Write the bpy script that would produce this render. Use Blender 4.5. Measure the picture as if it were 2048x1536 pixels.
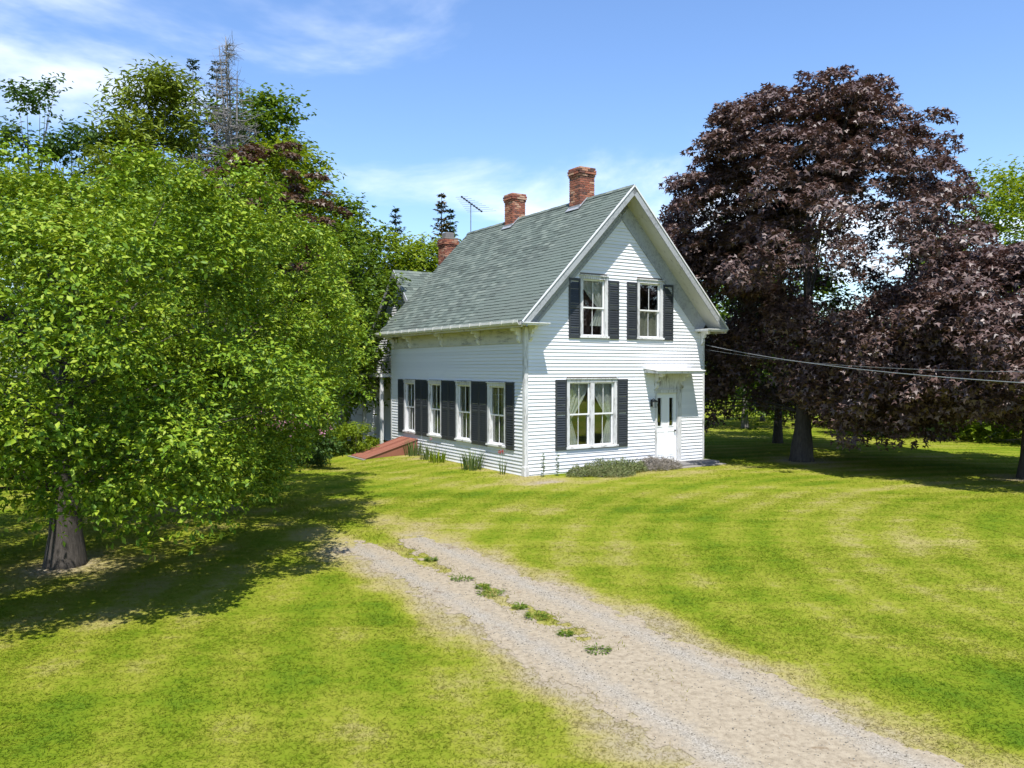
import bpy, bmesh, math, random
import numpy as np
from mathutils import Vector, Matrix
for o in list(bpy.data.objects): bpy.data.objects.remove(o)
random.seed(7); rng = np.random.default_rng(11)
S = bpy.context.scene; COL = S.collection
# ------------------------------------------------------------------ camera, sky, sun, exposure
cam = bpy.data.cameras.new('camera'); cob = bpy.data.objects.new('camera', cam); COL.objects.link(cob)
cam.sensor_width = 36; cam.lens = 1614/2048*36; cam.clip_start = .1; cam.clip_end = 3000
cob.location = (0, 0, 3.1); cob.rotation_euler = (math.radians(90)-math.atan(32/1614), 0, 0)
S.camera = cob
SUN = Vector((.05, -.737, 1.47)).normalized()
EL = math.asin(SUN.z); AZ = math.atan2(SUN.x, SUN.y)
S.view_settings.view_transform = 'Standard'; S.view_settings.look = 'None'
S.view_settings.gamma = 1; S.view_settings.exposure = 0.82; S.view_settings.use_curve_mapping = False
w = bpy.data.worlds.new('World'); S.world = w; w.use_nodes = True
nt = w.node_tree; nt.nodes.clear()
def N(t, kind, **kw):
    n = t.nodes.new(kind)
    for k, v in kw.items():
        if k == 'inp':
            for i, x in v.items(): n.inputs[i].default_value = x
        else: setattr(n, k, v)
    return n
def lk(t, a, b): t.links.new(a, b)
sky = N(nt, 'ShaderNodeTexSky', sky_type='NISHITA', sun_disc=False, sun_elevation=EL, sun_rotation=AZ, altitude=200, air_density=1.2, dust_density=0.3, ozone_density=6.0)
tc = N(nt, 'ShaderNodeTexCoord'); sp = N(nt, 'ShaderNodeSeparateXYZ'); lk(nt, tc.outputs['Generated'], sp.inputs[0])
za = N(nt, 'ShaderNodeMath', operation='ADD', inp={1: .16}); lk(nt, sp.outputs['Z'], za.inputs[0])
zm = N(nt, 'ShaderNodeMath', operation='MAXIMUM', inp={1: .05}); lk(nt, za.outputs[0], zm.inputs[0])
dx = N(nt, 'ShaderNodeMath', operation='DIVIDE'); lk(nt, sp.outputs['X'], dx.inputs[0]); lk(nt, zm.outputs[0], dx.inputs[1])
dy = N(nt, 'ShaderNodeMath', operation='DIVIDE'); lk(nt, sp.outputs['Y'], dy.inputs[0]); lk(nt, zm.outputs[0], dy.inputs[1])
cb = N(nt, 'ShaderNodeCombineXYZ', inp={2: 3.7}); ox = N(nt, 'ShaderNodeMath', operation='ADD', inp={1: .78}); lk(nt, dx.outputs[0], ox.inputs[0]); lk(nt, ox.outputs[0], cb.inputs[0]); lk(nt, dy.outputs[0], cb.inputs[1])
n1 = N(nt, 'ShaderNodeTexNoise', inp={'Scale': .85, 'Detail': 7, 'Roughness': .56, 'Distortion': .5}); lk(nt, cb.outputs[0], n1.inputs['Vector'])
rp = N(nt, 'ShaderNodeValToRGB'); rp.color_ramp.elements[0].position = .50; rp.color_ramp.elements[1].position = .72
rp.color_ramp.interpolation = 'EASE'; lk(nt, n1.outputs['Fac'], rp.inputs[0])
cm = N(nt, 'ShaderNodeMath', operation='MULTIPLY', inp={1: .8}); lk(nt, rp.outputs[0], cm.inputs[0])
mx = N(nt, 'ShaderNodeMix', data_type='RGBA'); lk(nt, cm.outputs[0], mx.inputs['Factor']); hs = N(nt, 'ShaderNodeHueSaturation', inp={'Hue': .506, 'Saturation': 1.06, 'Value': 1.2}); lk(nt, sky.outputs[0], hs.inputs['Color']); lk(nt, hs.outputs[0], mx.inputs[6]); mx.inputs[7].default_value = (7.6, 8.0, 8.6, 1)
bg = N(nt, 'ShaderNodeBackground', inp={'Strength': .108}); lk(nt, mx.outputs[2], bg.inputs[0])
wo = N(nt, 'ShaderNodeOutputWorld'); lk(nt, bg.outputs[0], wo.inputs[0])
sl = bpy.data.lights.new('sun', 'SUN'); sl.energy = 4.5; sl.angle = math.radians(.53); sl.color = (1, .965, .915)
so = bpy.data.objects.new('sun', sl); COL.objects.link(so); so.location = (0, -20, 40)
so.rotation_euler = SUN.to_track_quat('Z', 'Y').to_euler()

# ------------------------------------------------------------------ materials
MATS = {}
def newmat(name):
    m = bpy.data.materials.new(name); m.use_nodes = True; t = m.node_tree
    b = t.nodes['Principled BSDF']; MATS[name] = m; return m, t, b
def coords(t, scale=(1, 1, 1), world=False):
    mp = N(t, 'ShaderNodeMapping'); mp.inputs['Scale'].default_value = scale
    if world: g = N(t, 'ShaderNodeNewGeometry'); lk(t, g.outputs['Position'], mp.inputs[0])
    else: g = N(t, 'ShaderNodeTexCoord'); lk(t, g.outputs['Object'], mp.inputs[0])
    return mp.outputs[0]
def noise(t, v, scale, detail=5, rough=.55):
    n = N(t, 'ShaderNodeTexNoise', inp={'Scale': scale, 'Detail': detail, 'Roughness': rough}); lk(t, v, n.inputs['Vector']); return n.outputs['Fac']
def ramp(t, fac, stops):
    r = N(t, 'ShaderNodeValToRGB'); e = r.color_ramp.elements
    while len(e) < len(stops): e.new(.5)
    for k, (p, c) in enumerate(stops):
        e[k].position = p; e[k].color = c if isinstance(c, tuple) and len(c) == 4 else ((*c, 1) if isinstance(c, tuple) else (c, c, c, 1))
    lk(t, fac, r.inputs[0]); return r.outputs[0]
def mixc(t, fac, a, b, mode='MIX'):
    m = N(t, 'ShaderNodeMix', data_type='RGBA', blend_type=mode)
    for s, x in ((0, fac), (6, a), (7, b)):
        if hasattr(x, 'is_linked'): lk(t, x, m.inputs[s])
        elif isinstance(x, tuple): m.inputs[s].default_value = (*x, 1)
        else: m.inputs[s].default_value = x
    return m.outputs[2]
def bump(t, b, h, strength=.3, dist=.01):
    bp = N(t, 'ShaderNodeBump', inp={'Strength': strength, 'Distance': dist}); lk(t, h, bp.inputs['Height']); lk(t, bp.outputs[0], b.inputs['Normal'])
def island(t): return N(t, 'ShaderNodeNewGeometry').outputs['Random Per Island']
def objrand(t): return N(t, 'ShaderNodeObjectInfo').outputs['Random']
def simple(name, c1, c2, scale=6, rough=.6, bs=.2, stretch=(1, 1, 1), metal=0, spec=.5):
    m, t, b = newmat(name); v = coords(t, stretch); n = noise(t, v, scale)
    lk(t, mixc(t, n, c1, c2), b.inputs['Base Color']); b.inputs['Roughness'].default_value = rough; b.inputs['Metallic'].default_value = metal
    b.inputs['Specular IOR Level'].default_value = spec
    if bs: bump(t, b, noise(t, v, scale*6), bs, .004)
    return m
# white clapboards, slightly dirty, each board a touch different
m, t, b = newmat('siding_paint'); v = coords(t); r = objrand(t)
c = ramp(t, r, [(0, (.66, .668, .69)), (1, (.74, .745, .76))])
c = mixc(t, ramp(t, noise(t, coords(t, (.5, .5, 2.5)), 3), [(.58, 0.0), (.8, .22)]), c, (.5, .5, .47))
lk(t, c, b.inputs['Base Color']); b.inputs['Roughness'].default_value = .55; bump(t, b, noise(t, v, 60), .12, .003)
# old trim: white paint peeling to grey wood
def peel(name, paint, wood, lo, hi, stretch):
    m, t, b = newmat(name); v = coords(t, stretch); n = noise(t, v, 5, 9, .68); n2 = noise(t, coords(t), 1.3, 3)
    s = N(t, 'ShaderNodeMath', operation='ADD'); lk(t, n, s.inputs[0]); q = N(t, 'ShaderNodeMath', operation='MULTIPLY', inp={1: .5}); lk(t, n2, q.inputs[0]); lk(t, q.outputs[0], s.inputs[1])
    f = ramp(t, s.outputs[0], [(lo, 0.0), (hi, 1.0)])
    pc = mixc(t, noise(t, v, 2.5), paint, tuple(.86*x for x in paint))
    lk(t, mixc(t, f, pc, wood), b.inputs['Base Color']); b.inputs['Roughness'].default_value = .7; bump(t, b, n, .35, .006)
peel('trim_paint', (.72, .72, .71), (.22, .215, .20), .80, .92, (1, 1, 1))
peel('trim_side', (.62, .62, .62), (.22, .215, .20), .74, .92, (5, 5, .7))
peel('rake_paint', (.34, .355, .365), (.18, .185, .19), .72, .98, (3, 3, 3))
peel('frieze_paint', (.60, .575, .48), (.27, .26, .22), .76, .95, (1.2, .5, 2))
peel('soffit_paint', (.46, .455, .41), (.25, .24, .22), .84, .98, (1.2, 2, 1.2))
m, t, b = newmat('door_paint'); b.inputs['Base Color'].default_value = (.76, .77, .78, 1); b.inputs['Roughness'].default_value = .4
simple('shutter_paint', (.026, .030, .034), (.042, .047, .052), 4, .42, .15)
simple('sash_paint', (.74, .74, .75), (.64, .64, .63), 12, .5, .1)
simple('gutter_metal', (.66, .66, .62), (.52, .51, .45), 5, .4, .05)
m, t, b = newmat('roof_shingle'); r = island(t); v = coords(t)
c = ramp(t, r, [(0, (.048, .066, .053)), (.35, (.085, .112, .092)), (.75, (.118, .148, .122)), (1, (.165, .195, .16))])
c = mixc(t, .25, c, ramp(t, noise(t, v, 120, 2), [(.3, (.04, .05, .042)), (.7, (.14, .16, .14))]))
c = mixc(t, ramp(t, noise(t, v, .7, 4), [(.45, 0.0), (.75, .35)]), c, (.08, .085, .075))
lk(t, c, b.inputs['Base Color']); b.inputs['Roughness'].default_value = .9; bump(t, b, noise(t, v, 180, 2), .4, .004)
simple('roof_deck', (.10, .12, .105), (.14, .16, .14), 8, .9)
m, t, b = newmat('brick_clay'); r = objrand(t); v = coords(t, (1, 1, 1), True)
c = ramp(t, r, [(0, (.08, .04, .032)), (.2, (.20, .065, .04)), (.55, (.31, .10, .055)), (.8, (.38, .16, .09)), (1, (.48, .30, .2))])
c = mixc(t, ramp(t, noise(t, v, 9), [(.5, 0.0), (.75, .5)]), c, (.13, .09, .075))
lk(t, c, b.inputs['Base Color']); b.inputs['Roughness'].default_value = .9; bump(t, b, noise(t, v, 70), .5, .004)
simple('mortar', (.46, .42, .37), (.32, .28, .24), 20, .95)
simple('flashing', (.40, .41, .43), (.28, .29, .30), 6, .4, .05, metal=.2)
simple('interior_wall', (.22, .19, .16), (.17, .15, .12), 3, .9, 0)
m, t, b = newmat('glass'); t.nodes.remove(b); out = t.nodes['Material Output']
tr = N(t, 'ShaderNodeBsdfTransparent', inp={0: (.86, .89, .88, 1)}); gl = N(t, 'ShaderNodeBsdfGlossy', inp={0: (1, 1, 1, 1), 'Roughness': .02})
fr = N(t, 'ShaderNodeLayerWeight', inp={0: .5}); pw = N(t, 'ShaderNodeMath', operation='POWER', inp={1: 4.}); lk(t, fr.outputs['Facing'], pw.inputs[0]); ma = N(t, 'ShaderNodeMath', operation='MULTIPLY_ADD', inp={1: .9, 2: .10}); lk(t, pw.outputs[0], ma.inputs[0]); ms = N(t, 'ShaderNodeMixShader'); lk(t, ma.outputs[0], ms.inputs[0]); lk(t, tr.outputs[0], ms.inputs[1]); lk(t, gl.outputs[0], ms.inputs[2]); lk(t, ms.outputs[0], out.inputs[0])
def fabric(name, c1, c2, sc):
    m, t, b = newmat(name); v = coords(t); lk(t, mixc(t, noise(t, v, sc), c1, c2), b.inputs['Base Color']); b.inputs['Roughness'].default_value = .9
    tl = N(t, 'ShaderNodeBsdfTranslucent', inp={0: (*c1, 1)}); ms = N(t, 'ShaderNodeMixShader', inp={0: .35}); out = t.nodes['Material Output']
    lk(t, b.outputs[0], ms.inputs[1]); lk(t, tl.outputs[0], ms.inputs[2]); lk(t, ms.outputs[0], out.inputs[0])
fabric('curtain_cloth', (.74, .73, .68), (.55, .54, .48), 14)
fabric('curtain_brown', (.46, .43, .34), (.30, .28, .21), 10)
simple('bulkhead_paint', (.27, .105, .068), (.20, .075, .05), 3, .55, .15)
simple('concrete', (.24, .22, .19), (.16, .15, .13), 8, .9, .4)
simple('granite', (.20, .19, .18), (.12, .115, .11), 14, .85, .5)
simple('black_metal', (.02, .02, .022), (.035, .035, .035), 8, .4, .05)
simple('grey_metal', (.28, .29, .31), (.2, .21, .22), 12, .45, .05, metal=.6)
simple('cable_sheath', (.26, .28, .30), (.18, .19, .20), 30, .45, .05)
simple('shed_wall', (.20, .19, .18), (.13, .125, .12), 4, .85, .3, (1, 1, .3))
def bark(name, c1, c2):
    m, t, b = newmat(name); v = coords(t, (1, 1, .16)); n = noise(t, v, 22, 8, .7)
    lk(t, ramp(t, n, [(.3, c1), (.7, c2)]), b.inputs['Base Color']); b.inputs['Roughness'].default_value = .9; bump(t, b, n, .9, .04)
bark('bark_dark', (.02, .016, .013), (.085, .072, .06)); bark('bark_grey', (.09, .085, .08), (.24, .225, .20)); bark('bark_dead', (.13, .12, .11), (.27, .25, .23))
def leaf(name, stops, rough=.5, trans=.3, spec=.18, tcol=None):
    m, t, b = newmat(name); out = t.nodes['Material Output']; r = island(t)
    big = noise(t, coords(t, (1, 1, 1), True), .9, 3)
    s = N(t, 'ShaderNodeMath', operation='MULTIPLY_ADD', inp={1: .62, 2: -.12}); lk(t, r, s.inputs[0])
    a = N(t, 'ShaderNodeMath', operation='MULTIPLY_ADD', inp={1: .55}); lk(t, big, a.inputs[0]); lk(t, s.outputs[0], a.inputs[2])
    c = ramp(t, a.outputs[0], stops)
    lk(t, c, b.inputs['Base Color']); b.inputs['Roughness'].default_value = rough; b.inputs['Specular IOR Level'].default_value = spec
    tl = N(t, 'ShaderNodeBsdfTranslucent')
    if tcol: lk(t, mixc(t, .5, c, tcol), tl.inputs[0])
    else: lk(t, mixc(t, 1.0, c, (1.35, 1.3, .7), 'MULTIPLY'), tl.inputs[0])
    ms = N(t, 'ShaderNodeMixShader', inp={0: trans}); lk(t, b.outputs[0], ms.inputs[1]); lk(t, tl.outputs[0], ms.inputs[2]); lk(t, ms.outputs[0], out.inputs[0])
leaf('leaf_apple', [(0, (.035, .08, .007)), (.3, (.10, .185, .011)), (.6, (.205, .29, .017)), (1, (.36, .39, .05))], .5, .17, .2)
leaf('leaf_green', [(0, (.045, .09, .010)), (.5, (.10, .17, .014)), (1, (.18, .24, .022))], .5, .3)
leaf('leaf_bright', [(0, (.08, .14, .010)), (.5, (.16, .23, .014)), (1, (.27, .30, .024))], .5, .35)
leaf('leaf_dark', [(0, (.025, .055, .014)), (.5, (.05, .10, .02)), (1, (.095, .15, .028))], .5, .25)
leaf('leaf_copper', [(0, (.042, .023, .018)), (.45, (.092, .055, .046)), (.8, (.165, .104, .086)), (1, (.26, .12, .075))], .47, .16, .55, (.10, .03, .02))
leaf('leaf_copper_far', [(0, (.04, .02, .012)), (.5, (.085, .045, .02)), (1, (.14, .08, .026))], .45, .2, .5, (.12, .05, .02))
leaf('needle_pine', [(0, (.075, .115, .010)), (.5, (.15, .20, .017)), (1, (.25, .28, .03))], .5, .2)
leaf('needle_spruce', [(0, (.014, .032, .012)), (.5, (.028, .058, .020)), (1, (.05, .09, .03))], .55, .1)
leaf('needle_blue', [(0, (.045, .075, .065)), (.5, (.08, .125, .11)), (1, (.12, .17, .15))], .55, .1)
leaf('needle_brown', [(0, (.035, .05, .014)), (.5, (.085, .07, .022)), (1, (.19, .11, .035))], .6, .1)
leaf('petal_pink', [(0, (.45, .14, .25)), (.5, (.55, .24, .36)), (1, (.65, .4, .48))], .6, .3, .3, (.6, .3, .4))
leaf('petal_red', [(0, (.35, .04, .05)), (1, (.5, .1, .1))], .6, .3, .3, (.5, .1, .1))
leaf('leaf_iris', [(0, (.06, .10, .03)), (.5, (.10, .15, .045)), (1, (.18, .20, .06))], .5, .25)
leaf('leaf_juniper', [(0, (.09, .125, .045)), (.5, (.15, .18, .065)), (1, (.25, .22, .12))], .6, .15)
leaf('twig_grey', [(0, (.18, .16, .135)), (.5, (.27, .24, .20)), (1, (.37, .33, .28))], .8, .0)
# lawn: shared colour logic for the soil sheet and the blades
def lawn(name, blades):
    m, t, b = newmat(name); v = coords(t, (1, 1, 0), True); vs = coords(t, (.35, 1.1, 0), True)
    n1 = noise(t, v, .22, 4); n2 = noise(t, vs, .9, 6, .6); n3 = noise(t, v, 6, 5, .65)
    a = N(t, 'ShaderNodeMath', operation='MULTIPLY_ADD', inp={1: .46}); lk(t, n1, a.inputs[0])
    h = N(t, 'ShaderNodeMath', operation='MULTIPLY_ADD', inp={1: .42}); lk(t, n2, h.inputs[0])
    g = N(t, 'ShaderNodeMath', operation='MULTIPLY', inp={1: .27}); lk(t, n3, g.inputs[0]); lk(t, g.outputs[0], h.inputs[2]); lk(t, h.outputs[0], a.inputs[2])
    at = N(t, 'ShaderNodeAttribute', attribute_name='dry'); ad = N(t, 'ShaderNodeMath', operation='MULTIPLY_ADD', inp={1: .34}); lk(t, at.outputs['Fac'], ad.inputs[0]); lk(t, a.outputs[0], ad.inputs[2])
    mw = N(t, 'ShaderNodeMapping'); mw.inputs['Location'].default_value = (-15, -12, 0); gp = N(t, 'ShaderNodeNewGeometry'); lk(t, gp.outputs['Position'], mw.inputs[0])
    wv = N(t, 'ShaderNodeTexWave', wave_type='RINGS', rings_direction='Z', inp={'Scale': .32, 'Distortion': 2.2, 'Detail': 3, 'Detail Scale': .7}); lk(t, mw.outputs[0], wv.inputs[0])
    wm = N(t, 'ShaderNodeMath', operation='MULTIPLY_ADD', inp={1: .075, 2: -.037}); lk(t, wv.outputs['Fac'], wm.inputs[0]); wa = N(t, 'ShaderNodeMath', operation='ADD'); lk(t, wm.outputs[0], wa.inputs[0]); lk(t, ad.outputs[0], wa.inputs[1])
    x = wa.outputs[0]
    if blades:
        r = N(t, 'ShaderNodeMath', operation='MULTIPLY_ADD', inp={1: .16, 2: -.08}); lk(t, island(t), r.inputs[0])
        s2 = N(t, 'ShaderNodeMath', operation='ADD'); lk(t, x, s2.inputs[0]); lk(t, r.outputs[0], s2.inputs[1]); x = s2.outputs[0]
    k = 1.0 if blades else .95
    c = ramp(t, x, [(.42, (.074, .130, .008)), (.52, (.126, .170, .010)), (.62, (.196, .210, .023)), (.74, (.275, .240, .084)), (.92, (.31, .258, .15) if blades else (.285, .242, .175))])
    lk(t, c, b.inputs['Base Color']); b.inputs['Roughness'].default_value = .75 if blades else .95; b.inputs['Specular IOR Level'].default_value = .04
    if blades:
        out = t.nodes['Material Output']; tl = N(t, 'ShaderNodeBsdfTranslucent'); lk(t, mixc(t, 1.0, c, (1.2, 1.25, .8), 'MULTIPLY'), tl.inputs[0])
        ms = N(t, 'ShaderNodeMixShader', inp={0: .58}); lk(t, b.outputs[0], ms.inputs[1]); lk(t, tl.outputs[0], ms.inputs[2]); lk(t, ms.outputs[0], out.inputs[0])
    else: bump(t, b, noise(t, v, 45, 5, .7), .5, .02)
lawn('lawn_soil', False); lawn('grass_blade', True)
m, t, b = newmat('gravel'); v = coords(t, (1, 1, 1), True); at = N(t, 'ShaderNodeAttribute', attribute_name='tan')
vo = N(t, 'ShaderNodeTexVoronoi', inp={'Scale': 75}); lk(t, v, vo.inputs['Vector'])
gc = ramp(t, N(t, 'ShaderNodeSeparateColor').outputs[0], [(0, .2), (1, .3)])
sc = N(t, 'ShaderNodeSeparateColor'); lk(t, vo.outputs['Color'], sc.inputs[0])
gc = ramp(t, sc.outputs[0], [(0, (.17, .152, .12)), (.5, (.26, .235, .19)), (1, (.35, .318, .262))])
tan = ramp(t, noise(t, v, 14, 7, .7), [(.3, (.19, .155, .105)), (.55, (.30, .252, .178)), (.75, (.355, .302, .215))])
ff = N(t, 'ShaderNodeMath', operation='MULTIPLY_ADD', inp={1: .9}); lk(t, noise(t, v, 3.5, 6, .65), ff.inputs[0])
f2 = N(t, 'ShaderNodeMath', operation='MULTIPLY_ADD', inp={1: .62, 2: -.2}); lk(t, at.outputs['Fac'], f2.inputs[0]); lk(t, f2.outputs[0], ff.inputs[2])
c = mixc(t, ramp(t, ff.outputs[0], [(.18, 0.0), (.66, 1.0)]), gc, tan)
c = mixc(t, ramp(t, noise(t, v, 2.2, 8, .72), [(.60, 0.0), (.68, .75)]), c, (.15, .105, .06))
lk(t, c, b.inputs['Base Color']); b.inputs['Roughness'].default_value = .95; b.inputs['Specular IOR Level'].default_value = .1; bump(t, b, vo.outputs['Distance'], .4, .008)
m, t, b = newmat('stone_chip'); lk(t, ramp(t, island(t), [(0, (.13, .115, .09)), (.6, (.24, .216, .172)), (1, (.38, .345, .28))]), b.inputs['Base Color']); b.inputs['Roughness'].default_value = .9; b.inputs['Specular IOR Level'].default_value = .15

# ------------------------------------------------------------------ mesh helpers
class MB:
    def __init__(s): s.v = []; s.f = []
    def hexa(s, p):
        k = len(s.v); s.v += [tuple(q) for q in p]
        s.f += [tuple(k+i for i in q) for q in ((0, 3, 2, 1), (4, 5, 6, 7), (0, 1, 5, 4), (1, 2, 6, 5), (2, 3, 7, 6), (3, 0, 4, 7))]; return s
    def box(s, x0, x1, y0, y1, z0, z1): return s.hexa([(x0, y0, z0), (x1, y0, z0), (x1, y1, z0), (x0, y1, z0), (x0, y0, z1), (x1, y0, z1), (x1, y1, z1), (x0, y1, z1)])
    def wb(s, M, s0, s1, z0, z1, d0, d1): return s.hexa([M(a, z, d) for z in (z0, z1) for a, d in ((s0, d0), (s1, d0), (s1, d1), (s0, d1))])
    def tube(s, pts, rad, n=8, cap=True):
        pts = [Vector(p) for p in pts]; k0 = len(s.v)
        for i, p in enumerate(pts):
            d = (pts[min(i+1, len(pts)-1)]-pts[max(i-1, 0)]).normalized()
            a = d.orthogonal().normalized() if abs(d.z) < .99 else Vector((1, 0, 0)); a = (Vector((1, 0, 0)) if abs(d.x) < .8 else Vector((0, 1, 0))).cross(d).normalized(); b_ = d.cross(a)
            r = rad[i] if hasattr(rad, '__len__') else rad
            for j in range(n):
                an = 2*math.pi*j/n; s.v.append(tuple(p+(a*math.cos(an)+b_*math.sin(an))*r))
        for i in range(len(pts)-1):
            for j in range(n): s.f.append((k0+i*n+j, k0+i*n+(j+1) % n, k0+(i+1)*n+(j+1) % n, k0+(i+1)*n+j))
        if cap: s.f.append(tuple(k0+j for j in range(n))[::-1]); s.f.append(tuple(k0+(len(pts)-1)*n+j for j in range(n)))
        return s
    def prism(s, outline, fn):   # outline (a,b) list, fn(a,b,side 0/1)
        k = len(s.v); n = len(outline)
        s.v += [tuple(fn(a, b_, 0)) for a, b_ in outline]+[tuple(fn(a, b_, 1)) for a, b_ in outline]
        s.f.append(tuple(range(k, k+n))[::-1]); s.f.append(tuple(range(k+n, k+2*n)))
        for i in range(n): j = (i+1) % n; s.f.append((k+i, k+j, k+n+j, k+n+i))
        return s
    def mesh(s, name, mat, smooth=False, bev=0):
        me = bpy.data.meshes.new(name); me.from_pydata(s.v, [], s.f); bm = bmesh.new(); bm.from_mesh(me)
        bmesh.ops.recalc_face_normals(bm, faces=bm.faces[:])
        if bev: bmesh.ops.bevel(bm, geom=bm.edges[:], offset=bev, segments=1, affect='EDGES')
        bm.to_mesh(me); bm.free(); me.materials.append(MATS[mat])
        if smooth: me.shade_smooth()
        return me
    def build(s, name, mat, parent=None, **kw): return link(name, s.mesh(name, mat, **kw), parent)
def link(name, me, parent=None, loc=None, rot=None, sc=None):
    o = bpy.data.objects.new(name, me); COL.objects.link(o); o.parent = parent
    if loc is not None: o.location = loc
    if rot is not None: o.rotation_euler = rot
    if sc is not None: o.scale = sc
    return o
def tag(o, label=None, cat=None, group=None, kind=None):
    if label: o['label'] = label
    if cat: o['category'] = cat
    if group: o['group'] = group
    if kind: o['kind'] = kind
    return o
def empty(name, loc=(0, 0, 0), rz=0): o = bpy.data.objects.new(name, None); COL.objects.link(o); o.location = loc; o.rotation_euler = (0, 0, rz); o.empty_display_size = .3; return o
def npmesh(name, V, F, mat, smooth=False):
    V = np.asarray(V, np.float32); F = np.asarray(F, np.int32); me = bpy.data.meshes.new(name)
    me.vertices.add(len(V)); me.vertices.foreach_set('co', V.ravel()); k = F.shape[1]
    me.loops.add(F.size); me.loops.foreach_set('vertex_index', F.ravel()); me.polygons.add(len(F)); me.polygons.foreach_set('loop_start', np.arange(0, F.size, k, dtype=np.int32))
    me.update(calc_edges=True); me.materials.append(MATS[mat])
    if smooth: me.shade_smooth()
    return me
def attr(me, name, vals): a = me.attributes.new(name, 'FLOAT', 'POINT'); a.data.foreach_set('value', np.asarray(vals, np.float32))
def vnoise(x, y, seed=0):
    xi = np.floor(x).astype(np.int64); yi = np.floor(y).astype(np.int64); fx = x-xi; fy = y-yi; fx = fx*fx*(3-2*fx); fy = fy*fy*(3-2*fy)
    def h(a, b_): 
        q = (a*374761393+b_*668265263+seed*974711) & 0x7fffffff; q = ((q ^ (q >> 13))*1274126177) & 0x7fffffff; return ((q ^ (q >> 16)) & 0xffff)/65535.
    return (h(xi, yi)*(1-fx)+h(xi+1, yi)*fx)*(1-fy)+(h(xi, yi+1)*(1-fx)+h(xi+1, yi+1)*fx)*fy
def fbm(x, y, seed=0): return .5*vnoise(x, y, seed)+.3*vnoise(2.1*x, 2.1*y, seed+1)+.2*vnoise(4.3*x, 4.3*y, seed+2)

# ------------------------------------------------------------------ ground, driveway, grass
P0 = np.array([.3715, 23.0047]); ANG = math.radians(32.14); CU = np.array([math.cos(ANG), math.sin(ANG)]); CV = np.array([-CU[1], CU[0]])
def hl(x, y): a = np.asarray(x)-P0[0]; b_ = np.asarray(y)-P0[1]; return a*CU[0]+b_*CU[1], a*CV[0]+b_*CV[1]
def gz(x, y):
    x = np.asarray(x, float); y = np.asarray(y, float); u, v_ = hl(x, y)
    z = -.15*np.exp(-((u+3.4)/1.6)**2-((v_-7.4)/3.2)**2)
    far = np.clip((np.hypot(x, y-15)-16)/30, 0, 1)
    return z+far*.10*(vnoise(x*.13, y*.13, 3)-.5)
DC = np.array([(5.6, 0.2), (4.4, 2.4), (3.3, 4.6), (2.18, 6.75), (1.03, 8.9), (-.2, 10.95), (-2., 13.9), (-3.4, 16.2), (-5.2, 18.4), (-8, 20.3), (-12, 21.6), (-17, 22.3)])
seg = np.hypot(*np.diff(DC, axis=0).T); CS = np.r_[0, np.cumsum(seg)]
def spl(s):  # smooth centre line
    x = np.interp(s, CS, DC[:, 0]); y = np.interp(s, CS, DC[:, 1]); return x, y
ss = np.arange(0, CS[-1], .1); k = np.ones(25)/25; px_ = np.convolve(np.pad(spl(ss)[0], 12, 'edge'), k, 'valid'); py_ = np.convolve(np.pad(spl(ss)[1], 12, 'edge'), k, 'valid')
tx = np.gradient(px_); ty = np.gradient(py_); tl_ = np.hypot(tx, ty); tx /= tl_; ty /= tl_
def track(x, y):   # signed cross coordinate and arc length of the nearest point
    x = np.asarray(x, float); y = np.asarray(y, float); best = np.full(x.shape, 1e9); cr = np.zeros(x.shape); sa = np.zeros(x.shape)
    for i in range(0, len(ss), 4):
        dx_ = x-px_[i]; dy_ = y-py_[i]; d2 = dx_*dx_+dy_*dy_; mk = d2 < best
        best = np.where(mk, d2, best); cr = np.where(mk, dx_*ty[i]-dy_*tx[i], cr); sa = np.where(mk, ss[i], sa)
    return np.where(np.sqrt(best) > np.abs(cr)+.5, 9, cr), sa
def bare(cr, sa, x, y):  # 1 = gravel, 0 = lawn
    fade = np.clip((17.6-sa)/3., 0, 1); n = fbm(x*1.6, y*1.6, 5)-.5; n2 = fbm(x*4.5, y*4.5, 9)-.5
    hw = .90+.42*n+.42*n2+.22*(vnoise(x*13, y*13, 4)-.5)
    edge = np.clip((hw-np.abs(cr))/.16+.5, 0, 1)
    strip = np.clip(1.2-np.abs(cr+.02+.3*n)/.26, 0, 1)*np.clip((fbm(x*1.5, y*1.5, 21)-.33)*6, 0, 1)*np.clip((fbm(x*7, y*7, 23)-.2)*4, 0, 1)*np.clip((sa-8)/3, 0, 1)
    return edge*(1-strip)*np.clip(fade*2-.8*(n2+n+.5)*(1-fade)*2, 0, 1)
xs = np.unique(np.r_[np.linspace(-900, -60, 12), np.linspace(-60, -14, 40), np.arange(-14, 14, .2), np.linspace(14, 60, 40), np.linspace(60, 900, 12)])
ys = np.unique(np.r_[np.linspace(-300, -5, 10), np.arange(-5, 30, .2), np.linspace(30, 80, 40), np.linspace(80, 1800, 20)])
X, Y = np.meshgrid(xs, ys); Z = gz(X, Y); nx, ny = len(xs), len(ys)
idx = np.arange(nx*ny).reshape(ny, nx); F = np.stack([idx[:-1, :-1], idx[:-1, 1:], idx[1:, 1:], idx[1:, :-1]], -1).reshape(-1, 4)
me = npmesh('ground', np.stack([X, Y, Z], -1).reshape(-1, 3), F, 'lawn_soil', True)
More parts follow.
